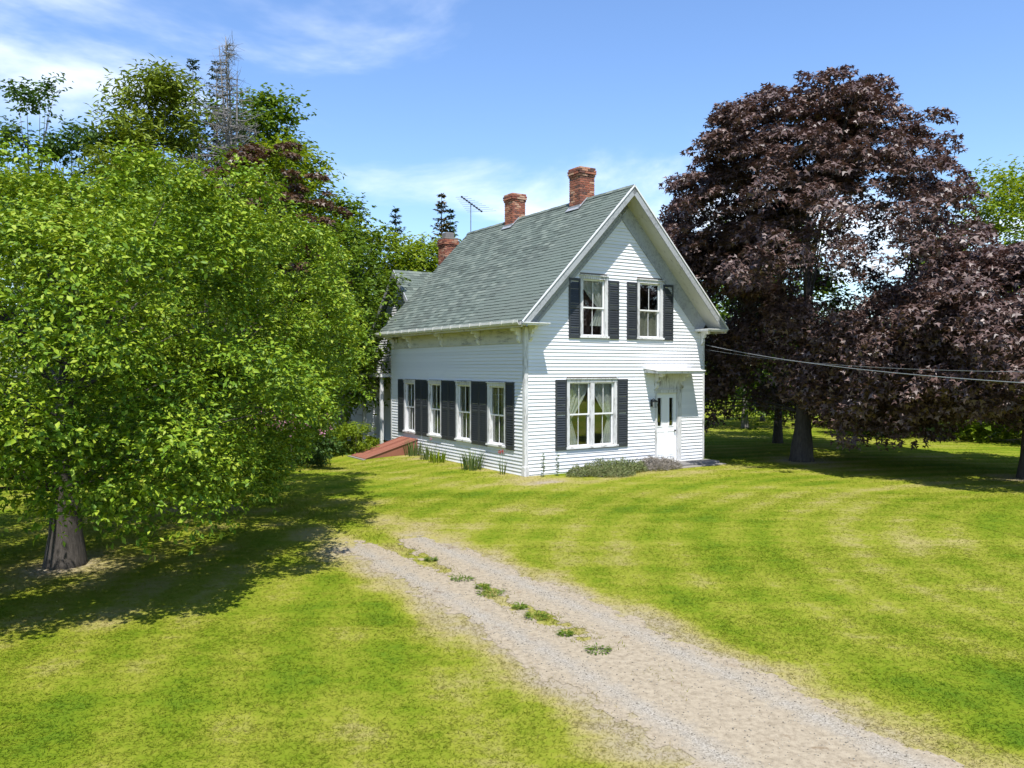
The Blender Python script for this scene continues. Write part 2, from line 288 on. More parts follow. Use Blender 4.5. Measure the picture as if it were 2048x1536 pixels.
def dryness(x, y):
    cr, sa = track(x, y); e = np.clip(1.55-np.abs(cr)+.5*(fbm(x*1.1, y*1.1, 61)-.5), 0, .6)/.6*np.clip((19.5-sa)/4, 0, 1)*np.clip((np.abs(cr)-.1)/.3, .4, 1)
    u, v_ = hl(x, y); wall = np.exp(-((u+.2)/.9)**2)*(v_ > -1.5)*(v_ < 7)*.45+np.exp(-((v_+1.6)/.8)**2)*(u > -1)*(u < 7.5)*.25
    for qx_, qy_, qr in ((-7.03, 12.64, .8), (-6.8, 17.9, .7), (9.65, 26.85, 1.0), (14.5, 22.6, .8)): wall = np.maximum(wall, 1.0*np.exp(-((x-qx_)**2+(y-qy_)**2)/qr**2))
    return np.maximum(e*.9, wall)+.4*np.clip(fbm(x*.35+9, y*.5, 31)-.52, 0, 1)
attr(me, 'dry', dryness(X, Y).ravel())
tag(link('ground', me), 'mown lawn with dry straw patches around the house', 'lawn', kind='structure')
# gravel drive: a thin sheet with ragged edges
C_ = np.arange(-1.6, 1.601, .035); sf = np.arange(0, 23, .05); fx_, fy_, ftx, fty = (np.interp(sf, ss, q) for q in (px_, py_, tx, ty)); gx = fx_[:, None]+C_[None]*fty[:, None]; gy = fy_[:, None]-C_[None]*ftx[:, None]
CR = np.broadcast_to(C_[None], gx.shape); SA = np.broadcast_to(sf[:, None], gx.shape); bz = bare(CR, SA, gx, gy)
rut = -.018*(np.exp(-((np.abs(CR)-.62)/.25)**2)); gzv = gz(gx, gy)+.004+.010*np.clip(.9-np.abs(CR), 0, .3)*vnoise(gx*3, gy*3, 8)
i2 = np.arange(gx.size).reshape(gx.shape); F = np.stack([i2[:-1, :-1], i2[:-1, 1:], i2[1:, 1:], i2[1:, :-1]], -1).reshape(-1, 4)
keep = bz.ravel()[F].mean(1) > .5; F = F[keep]; used = np.unique(F); mp_ = -np.ones(gx.size, int); mp_[used] = np.arange(len(used))
me = npmesh('driveway', np.stack([gx, gy, gzv], -1).reshape(-1, 3)[used], mp_[F][:, ::-1], 'gravel', True)
tanv = np.clip(1-np.abs(np.abs(CR)-.62)/.34, 0, 1); attr(me, 'tan', (1-tanv).ravel()[used])
tag(link('driveway', me), 'pale gravel drive with two wheel tracks crossing the lawn', 'driveway', kind='structure')
# loose stones on the drive
n = 9000; s_ = rng.uniform(3, 17, n); c_ = rng.choice([-1, 1], n)*(.62+.36*rng.standard_normal(n)); qx, qy, qtx, qty = (np.interp(s_, ss, q) for q in (px_, py_, tx, ty)); x = qx+c_*qty; y = qy-c_*qtx
mk = bare(c_, s_, x, y) > .5; x, y = x[mk], y[mk]; n = len(x); r = rng.uniform(.003, .009, n)
oc = np.array([(1, 0, 0), (-1, 0, 0), (0, 1, 0), (0, -1, 0), (0, 0, .8), (0, 0, -.8)]); V = oc[None]*rng.uniform(.6, 1.4, (n, 6, 1))*r[:, None, None]+np.stack([x, y, gz(x, y)+.005+r*.4], -1)[:, None]
of = np.array([(0, 2, 4), (2, 1, 4), (1, 3, 4), (3, 0, 4), (2, 0, 5), (1, 2, 5), (3, 1, 5), (0, 3, 5)]); F = (of[None]+6*np.arange(n)[:, None, None]).reshape(-1, 3)
tag(link('loose_gravel', npmesh('loose_gravel', V.reshape(-1, 3), F, 'stone_chip')), 'loose grey stone chips lying in the wheel tracks of the drive', 'gravel', kind='stuff')
# grass blades
def scatter_grass():
    out = []
    for d0, d1, dens in ((4.6, 7, 3000), (7, 10, 2000), (10, 14, 1150), (14, 20, 560), (20, 28, 240), (28, 46, 70)):
        n = int(dens*(d1*d1-d0*d0)*.69); d = np.sqrt(rng.uniform(d0*d0, d1*d1, n)); x = d*rng.uniform(-.69, .69, n); out.append((x, d))
    x = np.concatenate([o[0] for o in out]); y = np.concatenate([o[1] for o in out])
    cr, sa = track(x, y); b_ = bare(cr, sa, x, y); u, v_ = hl(x, y)
    keep = (rng.random(len(x)) > b_*1.02-.0) & ~((u > -.03) & (u < 7.1) & (v_ > -.03) & (v_ < 20)) & ~((u > -2.6) & (u < .1) & (v_ > 6.9) & (v_ < 8.4))
    keep &= rng.random(len(x)) < .35+1.0*fbm(x*3, y*3, 77)
    return x[keep], y[keep], b_[keep]
x, y, b_ = scatter_grass(); n = len(x); d = np.hypot(x, y); h = rng.uniform(.010, .026, n)*np.where(np.abs(track(x, y)[0]) < .4, 1.8, 1)*(.75+.6*fbm(x*.8, y*.8, 41))*(1+.012*d); wd = (.0019+.00036*d)*rng.uniform(.7, 1.3, n)
a = rng.uniform(0, 2*np.pi, n); ln = rng.uniform(.025, .07, n)*(1+.02*d); la = rng.uniform(0, 2*np.pi, n); z = gz(x, y)-.004
V = np.empty((n, 3, 3)); V[:, 0] = np.stack([x-np.cos(a)*wd, y-np.sin(a)*wd, z], -1); V[:, 1] = np.stack([x+np.cos(a)*wd, y+np.sin(a)*wd, z], -1); V[:, 2] = np.stack([x+np.cos(la)*ln, y+np.sin(la)*ln, z+h], -1)
me = npmesh('grass', V.reshape(-1, 3), np.arange(3*n).reshape(-1, 3), 'grass_blade'); attr(me, 'dry', np.repeat(dryness(x, y), 3))
tag(link('grass', me), 'short green and straw coloured blades of mown grass', 'grass', kind='stuff'); NGRASS = n

# ------------------------------------------------------------------ the farmhouse
W_, L_, RZ, RU = 7.045, 9.36, 8.6, 3.5225
SLOPE = math.atan((8.6-4.42)/(RU+.47)); CA, SA_ = math.cos(SLOPE), math.sin(SLOPE); TS = (RU+.47)/CA
house = empty('farmhouse', (P0[0], P0[1], 0), ANG)
tag(house, 'white clapboard farmhouse with grey green shingle roof and dark louvered shutters', 'house')
FR = lambda s, z, d: (s, -d, z)
LF = lambda s, z, d: (-d, s, z)
RT = lambda s, z, d: (W_+d, s, z)
def sp_(side, t, q, v): # slope coordinates: distance down from the ridge, depth below the top face, along the house
    x = -t*CA+q*SA_; z = RZ-t*SA_-q*CA; return (RU+x if side < 0 else RU-x, v, z)
def sbox(mb, side, t0, t1, q0, q1, v0, v1): return mb.hexa([sp_(side, t, q, v) for q in (q1, q0) for t, v in ((t0, v0), (t1, v0), (t1, v1), (t0, v1))])
def holes(mb, M, s0, s1, z0, z1, d0, d1, ops):
    sb = sorted({s0, s1, *[a for o in ops for a in o[:2] if s0 < a < s1]}); zb = sorted({z0, z1, *[a for o in ops for a in o[2:] if z0 < a < z1]})
    for i in range(len(sb)-1):
        for j in range(len(zb)-1):
            a, b_ = (sb[i]+sb[i+1])/2, (zb[j]+zb[j+1])/2
            if not any(o[0] < a < o[1] and o[2] < b_ < o[3] for o in ops): mb.wb(M, sb[i], sb[i+1], zb[j], zb[j+1], d0, d1)
    return mb
def cut(a, b_, z0, z1, ops):
    iv = [(a, b_)]
    for o in ops:
        if o[3] > z0+.02 and o[2] < z1-.02:
            nv = []
            for p, q in iv:
                if o[1] <= p or o[0] >= q: nv.append((p, q)); continue
                if o[0] > p: nv.append((p, o[0]))
                if o[1] < q: nv.append((o[1], q))
            iv = nv
    return [i for i in iv if i[1]-i[0] > .01]
EXPO = .1035
def clap(parent, M, z0, z1, bound, ops, joined=False):
    z = z0; jm = MB() if joined else None
    while z < z1-.03:
        zt = min(z+EXPO, z1); a, b_ = bound(zt)
        if b_-a < .12: break
        j0 = random.uniform(-.0015, .0015)
        for p, q in cut(a, b_, z, zt, ops):
            mb = jm if jm else MB(); mb.hexa([M(p, z, .0), M(q, z, .0), M(q, z, .030+j0), M(p, z, .030+j0), M(p, zt+.004, 0), M(q, zt+.004, 0), M(q, zt+.004, .005), M(p, zt+.004, .005)])
            if not jm: mb.build('clapboard', 'siding_paint', parent)
        z += EXPO
    if jm: jm.build('clapboards', 'siding_paint', parent)['kind'] = 'stuff'
F_OPS = [(1.45, 3.35, .70, 2.78), (1.94, 2.98, 4.0, 5.87), (4.15, 5.22, 4.0, 5.87), (4.9, 6.05, -.2, 2.93)]
S_OPS = [(1.0, 2.07, .74, 2.66), (3.07, 4.11, .74, 2.66), (5.14, 6.15, .74, 2.66), (7.19, 8.18, .74, 2.66)]
INS = lambda ops, e: [(o[0]+e, o[1]-e, o[2]+e, o[3]-e) for o in ops]
def wall(name, mb): return mb.build(name, 'interior_wall', house)
mb = holes(MB(), FR, .0, W_, -.25, 4.3, -.12, -.004, INS(F_OPS, .05))
sb = [4.3, 4.7, 5.2, 5.7, 5.82, 6.4, 7, 7.6, 8.1]
for i in range(len(sb)-1):   # gable field, stepped inside the roof line
    hwid = (8.25-sb[i+1])/math.tan(SLOPE); holes(mb, FR, RU-hwid, RU+hwid, sb[i], sb[i+1], -.12, -.004, INS(F_OPS, .05))
fw = wall('front_wall', mb)
half = lambda z: (RZ-.62-z)/math.tan(SLOPE)
clap(fw, FR, -.06, 7.9, lambda z: (max(.095, RU-half(z)), min(W_-.05, RU+half(z))), F_OPS)
lw = wall('left_wall', holes(MB(), LF, .12, L_, -.25, 4.3, -.12, -.004, INS(S_OPS, .05)))
clap(lw, LF, -.20, 3.86, lambda z: (.095, L_-.02), S_OPS)
rw = wall('right_wall', MB().box(W_-.12, W_-.004, .12, L_, -.25, 4.3)); clap(rw, RT, -.10, 4.3, lambda z: (.02, L_), [], True)
mb = MB().box(.12, W_-.12, L_-.12, L_, -.25, 4.3)
for i in range(len(sb)-1): hwid = (8.25-sb[i+1])/math.tan(SLOPE); mb.box(RU-hwid, RU+hwid, L_-.12, L_-.004, sb[i], sb[i+1])
bw = wall('back_wall', mb)
MB().box(.13, W_-.13, .13, L_-.13, .05, .15).build('floor', 'interior_wall', house); MB().box(.13, W_-.13, .13, L_-.13, 3.1, 3.25).build('upper_floor', 'interior_wall', house)
MB().box(.14, W_-.14, 2.9, 3.0, .16, 3.09).build('partition', 'interior_wall', house); MB().box(1.3, W_-1.3, 3.0, 3.1, 3.26, 5.7).build('partition', 'interior_wall', house)
MB().box(-.03, W_+.03, -.012, L_, -.4, -.065).build('foundation', 'granite', house)
# corner boards
mb = MB(); mb.box(-.032, .1, -.032, .1, -.22, 4.28); mb.box(-.05, .115, -.05, .115, -.22, .28)
mb.build('corner_post', 'trim_side', house, bev=.012)
MB().box(W_-.055, W_+.03, -.03, .06, -.12, 4.28).build('corner_board', 'trim_side', house)
MB().box(-.03, .06, L_-.06, L_+.03, -.3, 4.28).build('corner_board', 'trim_side', house)
# roof
VB, VE = -.58, L_+.24
rm = MB()
for sd in (-1, 1): sbox(rm, sd, .0 if sd < 0 else .0, TS, .012, .11, VB, VE)
roof = rm.build('roof', 'roof_deck', house)
# shingle tabs
EX = .142; TABW = .31
def tab_verts(side, t, v0, v1, th, sk):
    t1 = t+EX+.02; tb = t; 
    return [sp_(side, tb, .006, v0), sp_(side, t1+sk, .006, v0), sp_(side, t1+sk, .006, v1), sp_(side, tb, .006, v1), sp_(side, tb, .002, v0), sp_(side, t1+sk, -th, v0), sp_(side, t1+sk, -th, v1), sp_(side, tb, .002, v1)]
tabs = []
for side in (-1, 1):
    nrow = int(TS/EX)
    for i in range(nrow+1):
        t = TS-(i+1)*EX; off = (i % 2)*TABW/2+random.uniform(-.05, .05); v = VB-.03-off
        if t < .02: t = .02
        while v < VE+.02:
            a = max(v, VB-.03); b_ = min(v+TABW-.006*random.random(), VE+.02)
            if b_-a > .03: tabs.append((side, t, a, b_, random.choice([.011, .013, .016, .019]), random.uniform(-.006, .008)))
            v += TABW
vis = [q for q in tabs if q[0] < 0]; vis.sort(key=lambda q: (q[2]+.0)*.9+(TS-q[1])*.4); near = set(map(id, vis[:300])); mb = MB()
for q in tabs:
    if id(q) in near: MB().hexa(tab_verts(*q)).build('shingle', 'roof_shingle', roof)
    else: mb.hexa(tab_verts(*q))
o = mb.build('shingles', 'roof_shingle', roof); o['kind'] = 'stuff'
mb = MB()
for i in range(34):
    v = VB-.03+i*.31; 
    for sd in (-1, 1): mb.hexa([sp_(sd, t, q, vv) for q in (-.022-.006*(i % 2), -.03-.006*(i % 2)) for t, vv in ((.0, v), (.14, v), (.14, min(v+.33, VE+.02)), (.0, min(v+.33, VE+.02)))])
mb.build('ridge_cap', 'roof_shingle', roof)
# rakes, soffits, friezes, returns
for sd in (-1, 1):
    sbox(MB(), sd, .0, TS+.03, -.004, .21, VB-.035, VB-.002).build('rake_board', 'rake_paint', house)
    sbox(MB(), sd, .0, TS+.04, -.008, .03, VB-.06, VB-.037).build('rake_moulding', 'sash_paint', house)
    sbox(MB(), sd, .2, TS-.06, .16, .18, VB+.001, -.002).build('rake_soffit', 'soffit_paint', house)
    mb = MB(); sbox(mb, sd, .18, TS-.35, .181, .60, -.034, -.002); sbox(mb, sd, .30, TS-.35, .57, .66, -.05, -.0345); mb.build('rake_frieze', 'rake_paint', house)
    x0, x1 = (-.5, .42) if sd < 0 else (W_-.42, W_+.5)
    mb = MB(); mb.box(x0, x1, -.62, -.002, 4.30, 4.345); mb.box(x0-.01, x1+.01, -.655, -.03, 4.346, 4.37); mb.build('cornice_return', 'trim_paint', house)
    xa, xb = (-.455, -.002) if sd < 0 else (W_+.002, W_+.455)
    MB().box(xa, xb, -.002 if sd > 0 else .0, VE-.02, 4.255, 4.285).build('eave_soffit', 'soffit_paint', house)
    xa, xb = (-.485, -.457) if sd < 0 else (W_+.457, W_+.485)
    MB().box(xa, xb, VB+.01, VE-.02, 4.24, 4.40).build('eave_fascia', 'frieze_paint', house)
MB().box(-.033, -.002, .102, L_-.06, 3.84, 4.253).build('frieze_board', 'frieze_paint', house)
MB().box(-.05, -.034, .102, L_-.06, 3.82, 3.86).build('frieze_moulding', 'frieze_paint', house)
MB().box(W_+.002, W_+.033, .06, L_, 3.86, 4.253).build('frieze_board', 'frieze_paint', house)
# gutter with hangers
def gut(v): return [(-.487, v, 4.44), (-.61, v, 4.44), (-.615, v, 4.36), (-.575, v, 4.30), (-.487, v, 4.30), (-.487, v, 4.312), (-.57, v, 4.312), (-.603, v, 4.364), (-.598, v, 4.428), (-.487, v, 4.428)]
mb = MB(); prof = [(-.487, 4.30), (-.575, 4.30), (-.615, 4.36), (-.612, 4.43), (-.598, 4.43), (-.601, 4.365), (-.568, 4.314), (-.487, 4.314)]
mb.prism(prof, lambda a, c, k: (a, (VB+.02, VE-.04)[k], c)); gt = mb.build('gutter', 'gutter_metal', house)
hm = MB().box(-.625, -.49, -.016, .016, 4.431, 4.441).box(-.629, -.6165, -.016, .016, 4.335, 4.441).mesh('gutter_hanger', 'gutter_metal')
for i in range(16): link('gutter_hanger', hm, gt, (0, VB+.25+i*.62, 0))
# scroll brackets
SC = [(0, 0), (.33, 0), (.34, -.05), (.30, -.10), (.23, -.10), (.20, -.07), (.17, -.10), (.17, -.17), (.13, -.22), (.08, -.22), (.09, -.28), (.11, -.33), (.08, -.40), (.03, -.43), (0, -.48)]
def bracket(M, s, z, k=1., th=.09, name='bracket', d0=.0):
    mb = MB(); mb.prism([(a*k, c*k) for a, c in SC], lambda a, c, e: M(s+(-th/2, th/2)[e], z+c, d0+a)); mb.build(name, 'trim_paint', house)
for v in (.22, 2.55, 5.05, 7.6): bracket(LF, v, 4.254, .95, d0=.034)
bracket(FR, .16, 4.298, .95, d0=.021); bracket(FR, W_-.10, 4.298, .95, d0=.033)
bracket(LF, 9.1, 4.254, .95, d0=.034)
# windows
def curtain(par, M, s0, s1, z0, z1, d, style, mat='curtain_cloth'):
    V, Fc = [], []; n = 26; rowsn = 10
    for j in range(rowsn+1):
        tz = j/rowsn; z = z1+(z0-z1)*tz
        if style == 'tieL': wid = 1-.75*min(1, tz/.6)**1.4 if tz < .6 else .25+.3*(tz-.6)/.4
        elif style == 'tieR': wid = 1-.75*min(1, tz/.6)**1.4 if tz < .6 else .25+.3*(tz-.6)/.4
        else: wid = 1
        for i in range(n+1):
            f = i/n; s = s0+(s1-s0)*f*wid if style != 'tieR' else s1-(s1-s0)*f*wid
            V.append(M(s, z, d+.022*math.sin(f*n*1.05+tz*.8)+.012*math.sin(f*40))); 
    for j in range(rowsn):
        for i in range(n): k = j*(n+1)+i; Fc.append((k, k+1, k+n+2, k+n+1))
    me = bpy.data.meshes.new('curtain'); me.from_pydata(V, [], Fc); me.materials.append(MATS[mat]); me.shade_smooth(); link('curtain', me, par)
def sash_set(wd, M, a, b_, z0, z1, up_d=-.03, rail=.5, low_d=-.062, brown=None, muntin=True):
    zm_ = z0+(z1-z0)*rail; fw_ = .045
    for za_, zb_, d in ((zm_-.02, z1, up_d), (z0, zm_+.02, low_d)):
        mb = MB(); mb.wb(M, a, a+fw_, za_, zb_, d-.03, d); mb.wb(M, b_-fw_, b_, za_, zb_, d-.03, d); mb.wb(M, a+fw_, b_-fw_, zb_-fw_, zb_, d-.03, d); mb.wb(M, a+fw_, b_-fw_, za_, za_+fw_, d-.03, d)
        if muntin: c = (a+b_)/2; mb.wb(M, c-.0065, c+.0065, za_+fw_, zb_-fw_, d-.022, d-.004)
        mb.build('sash', 'sash_paint', wd)
        MB().wb(M, a+fw_-.005, b_-fw_+.005, za_+fw_-.005, zb_-fw_+.005, d-.017, d-.013).build('pane', 'glass', wd)
def window(M, o, lights=1, cas=.105, curt='tie', name='window'):
    s0, s1, z0, z1 = o; mb = MB(); dpt = .036
    mb.wb(M, s0, s0+cas, z0+.06, z1-.11, -.10, dpt); mb.wb(M, s1-cas, s1, z0+.06, z1-.11, -.10, dpt); mb.wb(M, s0-.012, s1+.012, z1-.11, z1-.012, -.10, dpt+.006); mb.wb(M, s0-.03, s1+.03, z1-.012, z1+.02, .0, dpt+.04)
    if lights == 2: c = (s0+s1)/2; mb.wb(M, c-.075, c+.075, z0+.06, z1-.11, -.10, dpt-.004)
    wd = mb.build(name, 'trim_side', house)
    MB().wb(M, s0-.03, s1+.03, z0, z0+.058, -.10, dpt+.045).build('sill', 'trim_paint', wd)
    rng_ = [(s0+cas, s1-cas)] if lights == 1 else [(s0+cas, (s0+s1)/2-.075), ((s0+s1)/2+.075, s1-cas)]
    for k_, (a, b_) in enumerate(rng_):
        sash_set(wd, M, a, b_, z0+.06, z1-.11)
        if curt == 'tie': curtain(wd, M, a-.06, b_+.06, z0+.1, z1-.08, -.135, 'tieL' if k_ == 0 else 'tieR')
        elif curt == 'side':
            curtain(wd, M, a-.06, a+(b_-a)*.46, z0+.1, z1-.08, -.135, 'full', 'curtain_brown'); curtain(wd, M, a+(b_-a)*.6, b_+.06, z0+.1, z1-.08, -.135, 'full', 'curtain_brown')
        elif curt == 'lace': curtain(wd, M, a-.06, b_+.05, z0+(z1-z0)*.2, z1-.08, -.135, 'tieR')
        elif curt == 'half': curtain(wd, M, a-.06, b_+.05, z0+.1, z0+(z1-z0)*.48, -.135, 'full', 'curtain_brown')
    return wd
window(FR, F_OPS[0], 2)
window(FR, F_OPS[1], 1, curt='lace'); window(FR, F_OPS[2], 1, curt='half')
for o in S_OPS: window(LF, o, 1, .10, curt='side')
# shutters: frame of stiles and rails, louvers as one sub-part
def shutter(M, s0, s1, z0, z1):
    mb = MB(); d0, d1 = .021, .056; st = .05; mid = z0+(z1-z0)*.52
    mb.wb(M, s0, s0+st, z0, z1, d0, d1); mb.wb(M, s1-st, s1, z0, z1, d0, d1)
    for a, b_ in ((z0, z0+.10), (mid-.035, mid+.035), (z1-.08, z1)): mb.wb(M, s0+st, s1-st, a, b_, d0, d1-.002)
    sh = mb.build('shutter', 'shutter_paint', house); lb = MB()
    for a, b_ in ((z0+.10, mid-.035), (mid+.035, z1-.08)):
        z = a+.01
        while z < b_-.03:
            p, q = s0+st, s1-st
            lb.hexa([M(p, z, d1-.004), M(q, z, d1-.004), M(q, z+.006, d1-.004), M(p, z+.006, d1-.004), M(p, z+.066, d0+.004), M(q, z+.066, d0+.004), M(q, z+.074, d0+.004), M(p, z+.074, d0+.004)]); z += .07
    o = lb.build('louvers', 'shutter_paint', sh); o['kind'] = 'stuff'
for a, b_ in ((1.035, 1.44), (3.36, 3.765)): shutter(FR, a, b_, .68, 2.76)
for a, b_ in ((1.515, 1.93), (2.995, 3.41), (3.73, 4.14), (5.235, 5.65)): shutter(FR, a, b_, 3.98, 5.76)
for a, b_ in ((.53, .985), (2.085, 2.56), (2.58, 3.055), (4.125, 4.6), (4.63, 5.125), (6.165, 6.64), (6.70, 7.175), (8.2, 8.68)): shutter(LF, a, b_, .70, 2.68)
# front door, casing, header panel, hood
dw = MB(); dw.wb(FR, 4.9, 4.985, .08, 2.30, -.10, .034); dw.wb(FR, 5.87, 6.05, .08, 2.30, -.10, .034); dw.wb(FR, 4.88, 6.07, 2.30, 2.40, -.10, .042); dw.wb(FR, 4.86, 6.09, 2.402, 2.425, -.02, .062)
dw.wb(FR, 4.92, 6.03, 2.426, 2.945, -.05, .02); dw.wb(FR, 4.9, 6.05, -.2, .04, -.1, .015)
dc = dw.build('door_frame', 'trim_side', house)
MB().wb(FR, 4.87, 6.08, .041, .079, -.10, .07).build('threshold', 'trim_paint', dc)
dl = MB(); ops = [(5.07, 5.235, 1.24, 2.14), (5.57, 5.735, 1.24, 2.14)]
holes(dl, FR, 4.987, 5.868, .08, 2.298, -.085, -.045, ops)
door = dl.build('door', 'door_paint', house)
for o in ops:
    MB().wb(FR, *o, -.069, -.063).build('pane', 'glass', door)
    mb = MB(); holes(mb, FR, o[0]-.025, o[1]+.025, o[2]-.025, o[3]+.025, -.0445, -.034, [o]); mb.build('glazing_bead', 'door_paint', door)
for a, b_ in ((5.05, 5.38), (5.48, 5.81)):
    mb = MB(); holes(mb, FR, a, b_, .25, 1.08, -.0445, -.036, [(a+.03, b_-.03, .28, 1.05)]); mb.wb(FR, a+.06, b_-.06, .31, 1.02, -.0445, -.038); mb.build('panel', 'door_paint', door)
MB().tube([(5.80, .03, 1.08), (5.80, -.02, 1.08)], .028, 10).build('knob', 'black_metal', door)
hd = MB(); hd.hexa([(4.45, -.65, 2.93), (6.42, -.65, 2.93), (6.42, -.02, 2.95), (4.45, -.02, 2.95), (4.45, -.65, 3.0), (6.42, -.65, 3.0), (6.42, -.02, 3.075), (4.45, -.02, 3.075)])
hd.hexa([(4.41, -.69, 3.002), (6.46, -.69, 3.002), (6.46, -.021, 3.08), (4.41, -.021, 3.08), (4.41, -.69, 3.025), (6.46, -.69, 3.025), (6.46, -.021, 3.105), (4.41, -.021, 3.105)])
hd.build('door_hood', 'trim_paint', house)
for s in (4.93, 6.0): bracket(FR, s, 2.925, 1.15, .10, d0=.021)
# chimneys built brick by brick
bl, bh = .205, .060
brick_me = MB().box(-bl/2, bl/2, -.05, .05, -bh/2, bh/2).mesh('brick', 'brick_clay', bev=.004)
def chimney(u, v, w_, z0, z1, cap=True):
    core = MB().box(u-w_/2+.02, u+w_/2-.02, v-w_/2+.02, v+w_/2-.02, z0, z1-.012); ch = core.build('chimney', 'mortar', house)
    nz = int((z1-z0)/.075)
    for i in range(nz):
        z = z1-.04-i*.075; w2 = w_+(.0 if not cap or i > 3 else (.05, .09, .09, .04)[i])
        for sd in range(4):
            full = (sd+i) % 2 == 0; wd = w2 if full else w2-.2; nb = 3 if full else 2; bw_ = wd/nb; sx = (bw_-.016)/bl
            for j in range(nb):
                a = -wd/2+bw_/2+j*bw_
                px, py, r = ((a, -w2/2+.05, 0), (w2/2-.05, a, math.pi/2), (-a, w2/2-.05, 0), (-w2/2+.05, -a, math.pi/2))[sd]
                link('brick', brick_me, ch, (u+px, v+py, z), (0, 0, r+random.uniform(-.015, .015)), (sx, 1, 1))
    return ch
for cu, cv, w_, zt in ((RU, 2.0, .60, 9.62), (RU, 6.1, .57, 9.52)):
    ch = chimney(cu, cv, w_, 8.1, zt)
    mb = MB(); hz = RZ-(w_/2+.04)*math.tan(SLOPE)
    for sd in (-1, 1): sbox(mb, sd, .0, (w_/2+.08)/CA, -.05, -.031, cv-w_/2-.06, cv-w_/2-.004); sbox(mb, sd, .0, (w_/2+.08)/CA, -.05, -.031, cv+w_/2+.004, cv+w_/2+.06); sbox(mb, sd, (w_/2+.01)/CA, (w_/2+.09)/CA, -.05, -.031, cv-w_/2-.06, cv+w_/2+.06)
    mb.box(cu-w_/2-.012, cu+w_/2+.012, cv-w_/2-.012, cv+w_/2+.012, hz, hz+.14)
    mb.build('flashing', 'flashing', ch)
# rear cross wing and back ell
mb = MB(); prof = [(L_+.01, -.25), (13.9, -.25), (13.9, 4.5), (11.4, 7.0), (L_+.01, 4.95)]
mb.prism(prof, lambda a, c, k: ((1.26, 7.0)[k], a, c)); rwg = mb.build('rear_wing_wall', 'siding_paint', house)
z = .0
RW = lambda s, zz, d: (1.26-d, s, zz)
clap(rwg, RW, -.1, 6.9, lambda z: (max(L_+.26, 11.4-(6.95-z) if z > 4.6 else 0), min(13.88, 11.4+(6.95-z)) if z > 4.45 else 13.88), [(10.6, 11.5, .9, 2.6)], True)
def roofslab(p0, p1, p2, p3, th=.09): # quad top corners
    n_ = (Vector(p1)-Vector(p0)).cross(Vector(p3)-Vector(p0)).normalized()*th
    if n_.z < 0: n_ = -n_
    return MB().hexa([Vector(p)-n_ for p in (p0, p1, p2, p3)]+[Vector(p) for p in (p0, p1, p2, p3)])
def rows_on(par, p0, p1, p2, p3, name='shingles'): # p0-p1 ridge, p3-p2 eave
    p0, p1, p2, p3 = map(Vector, (p0, p1, p2, p3)); n_ = (p1-p0).cross(p3-p0).normalized(); n_ = n_ if n_.z > 0 else -n_; mb = MB(); Ls = (p3-p0).length; Lr = (p1-p0).length; nr = int(Ls/.15)
    for i in range(nr):
        a = i/nr; b_ = min(1.0, (i+1.1)/nr); off = (i % 2)*.15; k = int(Lr/.31)+2
        for j in range(k):
            f0 = max(0, (j*.31-off)/Lr); f1 = min(1, ((j+1)*.31-off-.006)/Lr)
            if f1-f0 < .01: continue
            q = lambda f, g: (p0.lerp(p1, f)).lerp(p3.lerp(p2, f), g)
            mb.hexa([q(f0, a)+n_*.002, q(f0, b_)+n_*.002, q(f1, b_)+n_*.002, q(f1, a)+n_*.002, q(f0, a)+n_*.004, q(f0, b_)+n_*.017, q(f1, b_)+n_*.017, q(f1, a)+n_*.004])
    o = mb.build(name, 'roof_shingle', par); o['kind'] = 'stuff'
A, B = (1.0, 11.4, 7.12), (7.2, 11.4, 7.12)
rs = roofslab(A, B, (7.2, L_+.3, 5.38), (1.0, L_+.3, 5.38)).build('rear_roof', 'roof_deck', house); rows_on(rs, A, B, (7.2, L_+.3, 5.38), (1.0, L_+.3, 5.38))
rs = roofslab(A, B, (7.2, 14.15, 4.37), (1.0, 14.15, 4.37)).build('rear_roof', 'roof_deck', house); rows_on(rs, A, B, (7.2, 14.15, 4.37), (1.0, 14.15, 4.37))
for y1, z1 in ((L_+.3, 5.38), (14.15, 4.37)):
    mb = MB(); mb.hexa([(x, yy, zz-dz) for dz in (.24, -.005) for x, yy, zz in ((.965, 11.4, 7.12), (.965, y1, z1), (.998, y1, z1), (.998, 11.4, 7.12))]); mb.build('rear_rake_board', 'rake_paint', house)
chimney(3.5, 11.4, .62, 6.6, 8.55); MB().box(3.5-.33, 3.5+.33, 11.4-.33, 11.4+.33, 8.56, 8.62).build('chimney_cap', 'concrete', house)
MB().box(3.5-.2, 3.5+.2, 11.4-.2, 11.4+.2, 8.621, 8.85).build('chimney_pot', 'granite', house, bev=.02)
mb = MB(); prof = [(1.5, -.25), (6.2, -.25), (6.2, 4.4), (3.85, 6.5), (1.5, 4.4)]
mb.prism(prof, lambda a, c, k: (a, (13.905, 21.)[k], c)); ell = mb.build('ell_wall', 'siding_paint', house)
clap(ell, lambda s, zz, d: (1.5-d, s, zz), -.1, 4.3, lambda z: (13.93, 20.95), [], True)
A, B = (3.85, 13.95, 6.62), (3.85, 21.2, 6.62)
rs = roofslab(A, B, (1.15, 21.2, 4.2), (1.15, 13.95, 4.2)).build('ell_roof', 'roof_deck', house); rows_on(rs, A, B, (1.15, 21.2, 4.2), (1.15, 13.95, 4.2))
rs = roofslab(A, B, (6.55, 21.2, 4.2), (6.55, 13.95, 4.2)).build('ell_roof', 'roof_deck', house)
window(RW, (10.6, 11.5, .9, 2.6), 1, .1, 'none'); window(lambda s, zz, d: (1.5-d, s, zz), (16, 16.9, .9, 2.6), 1, .1, 'none')
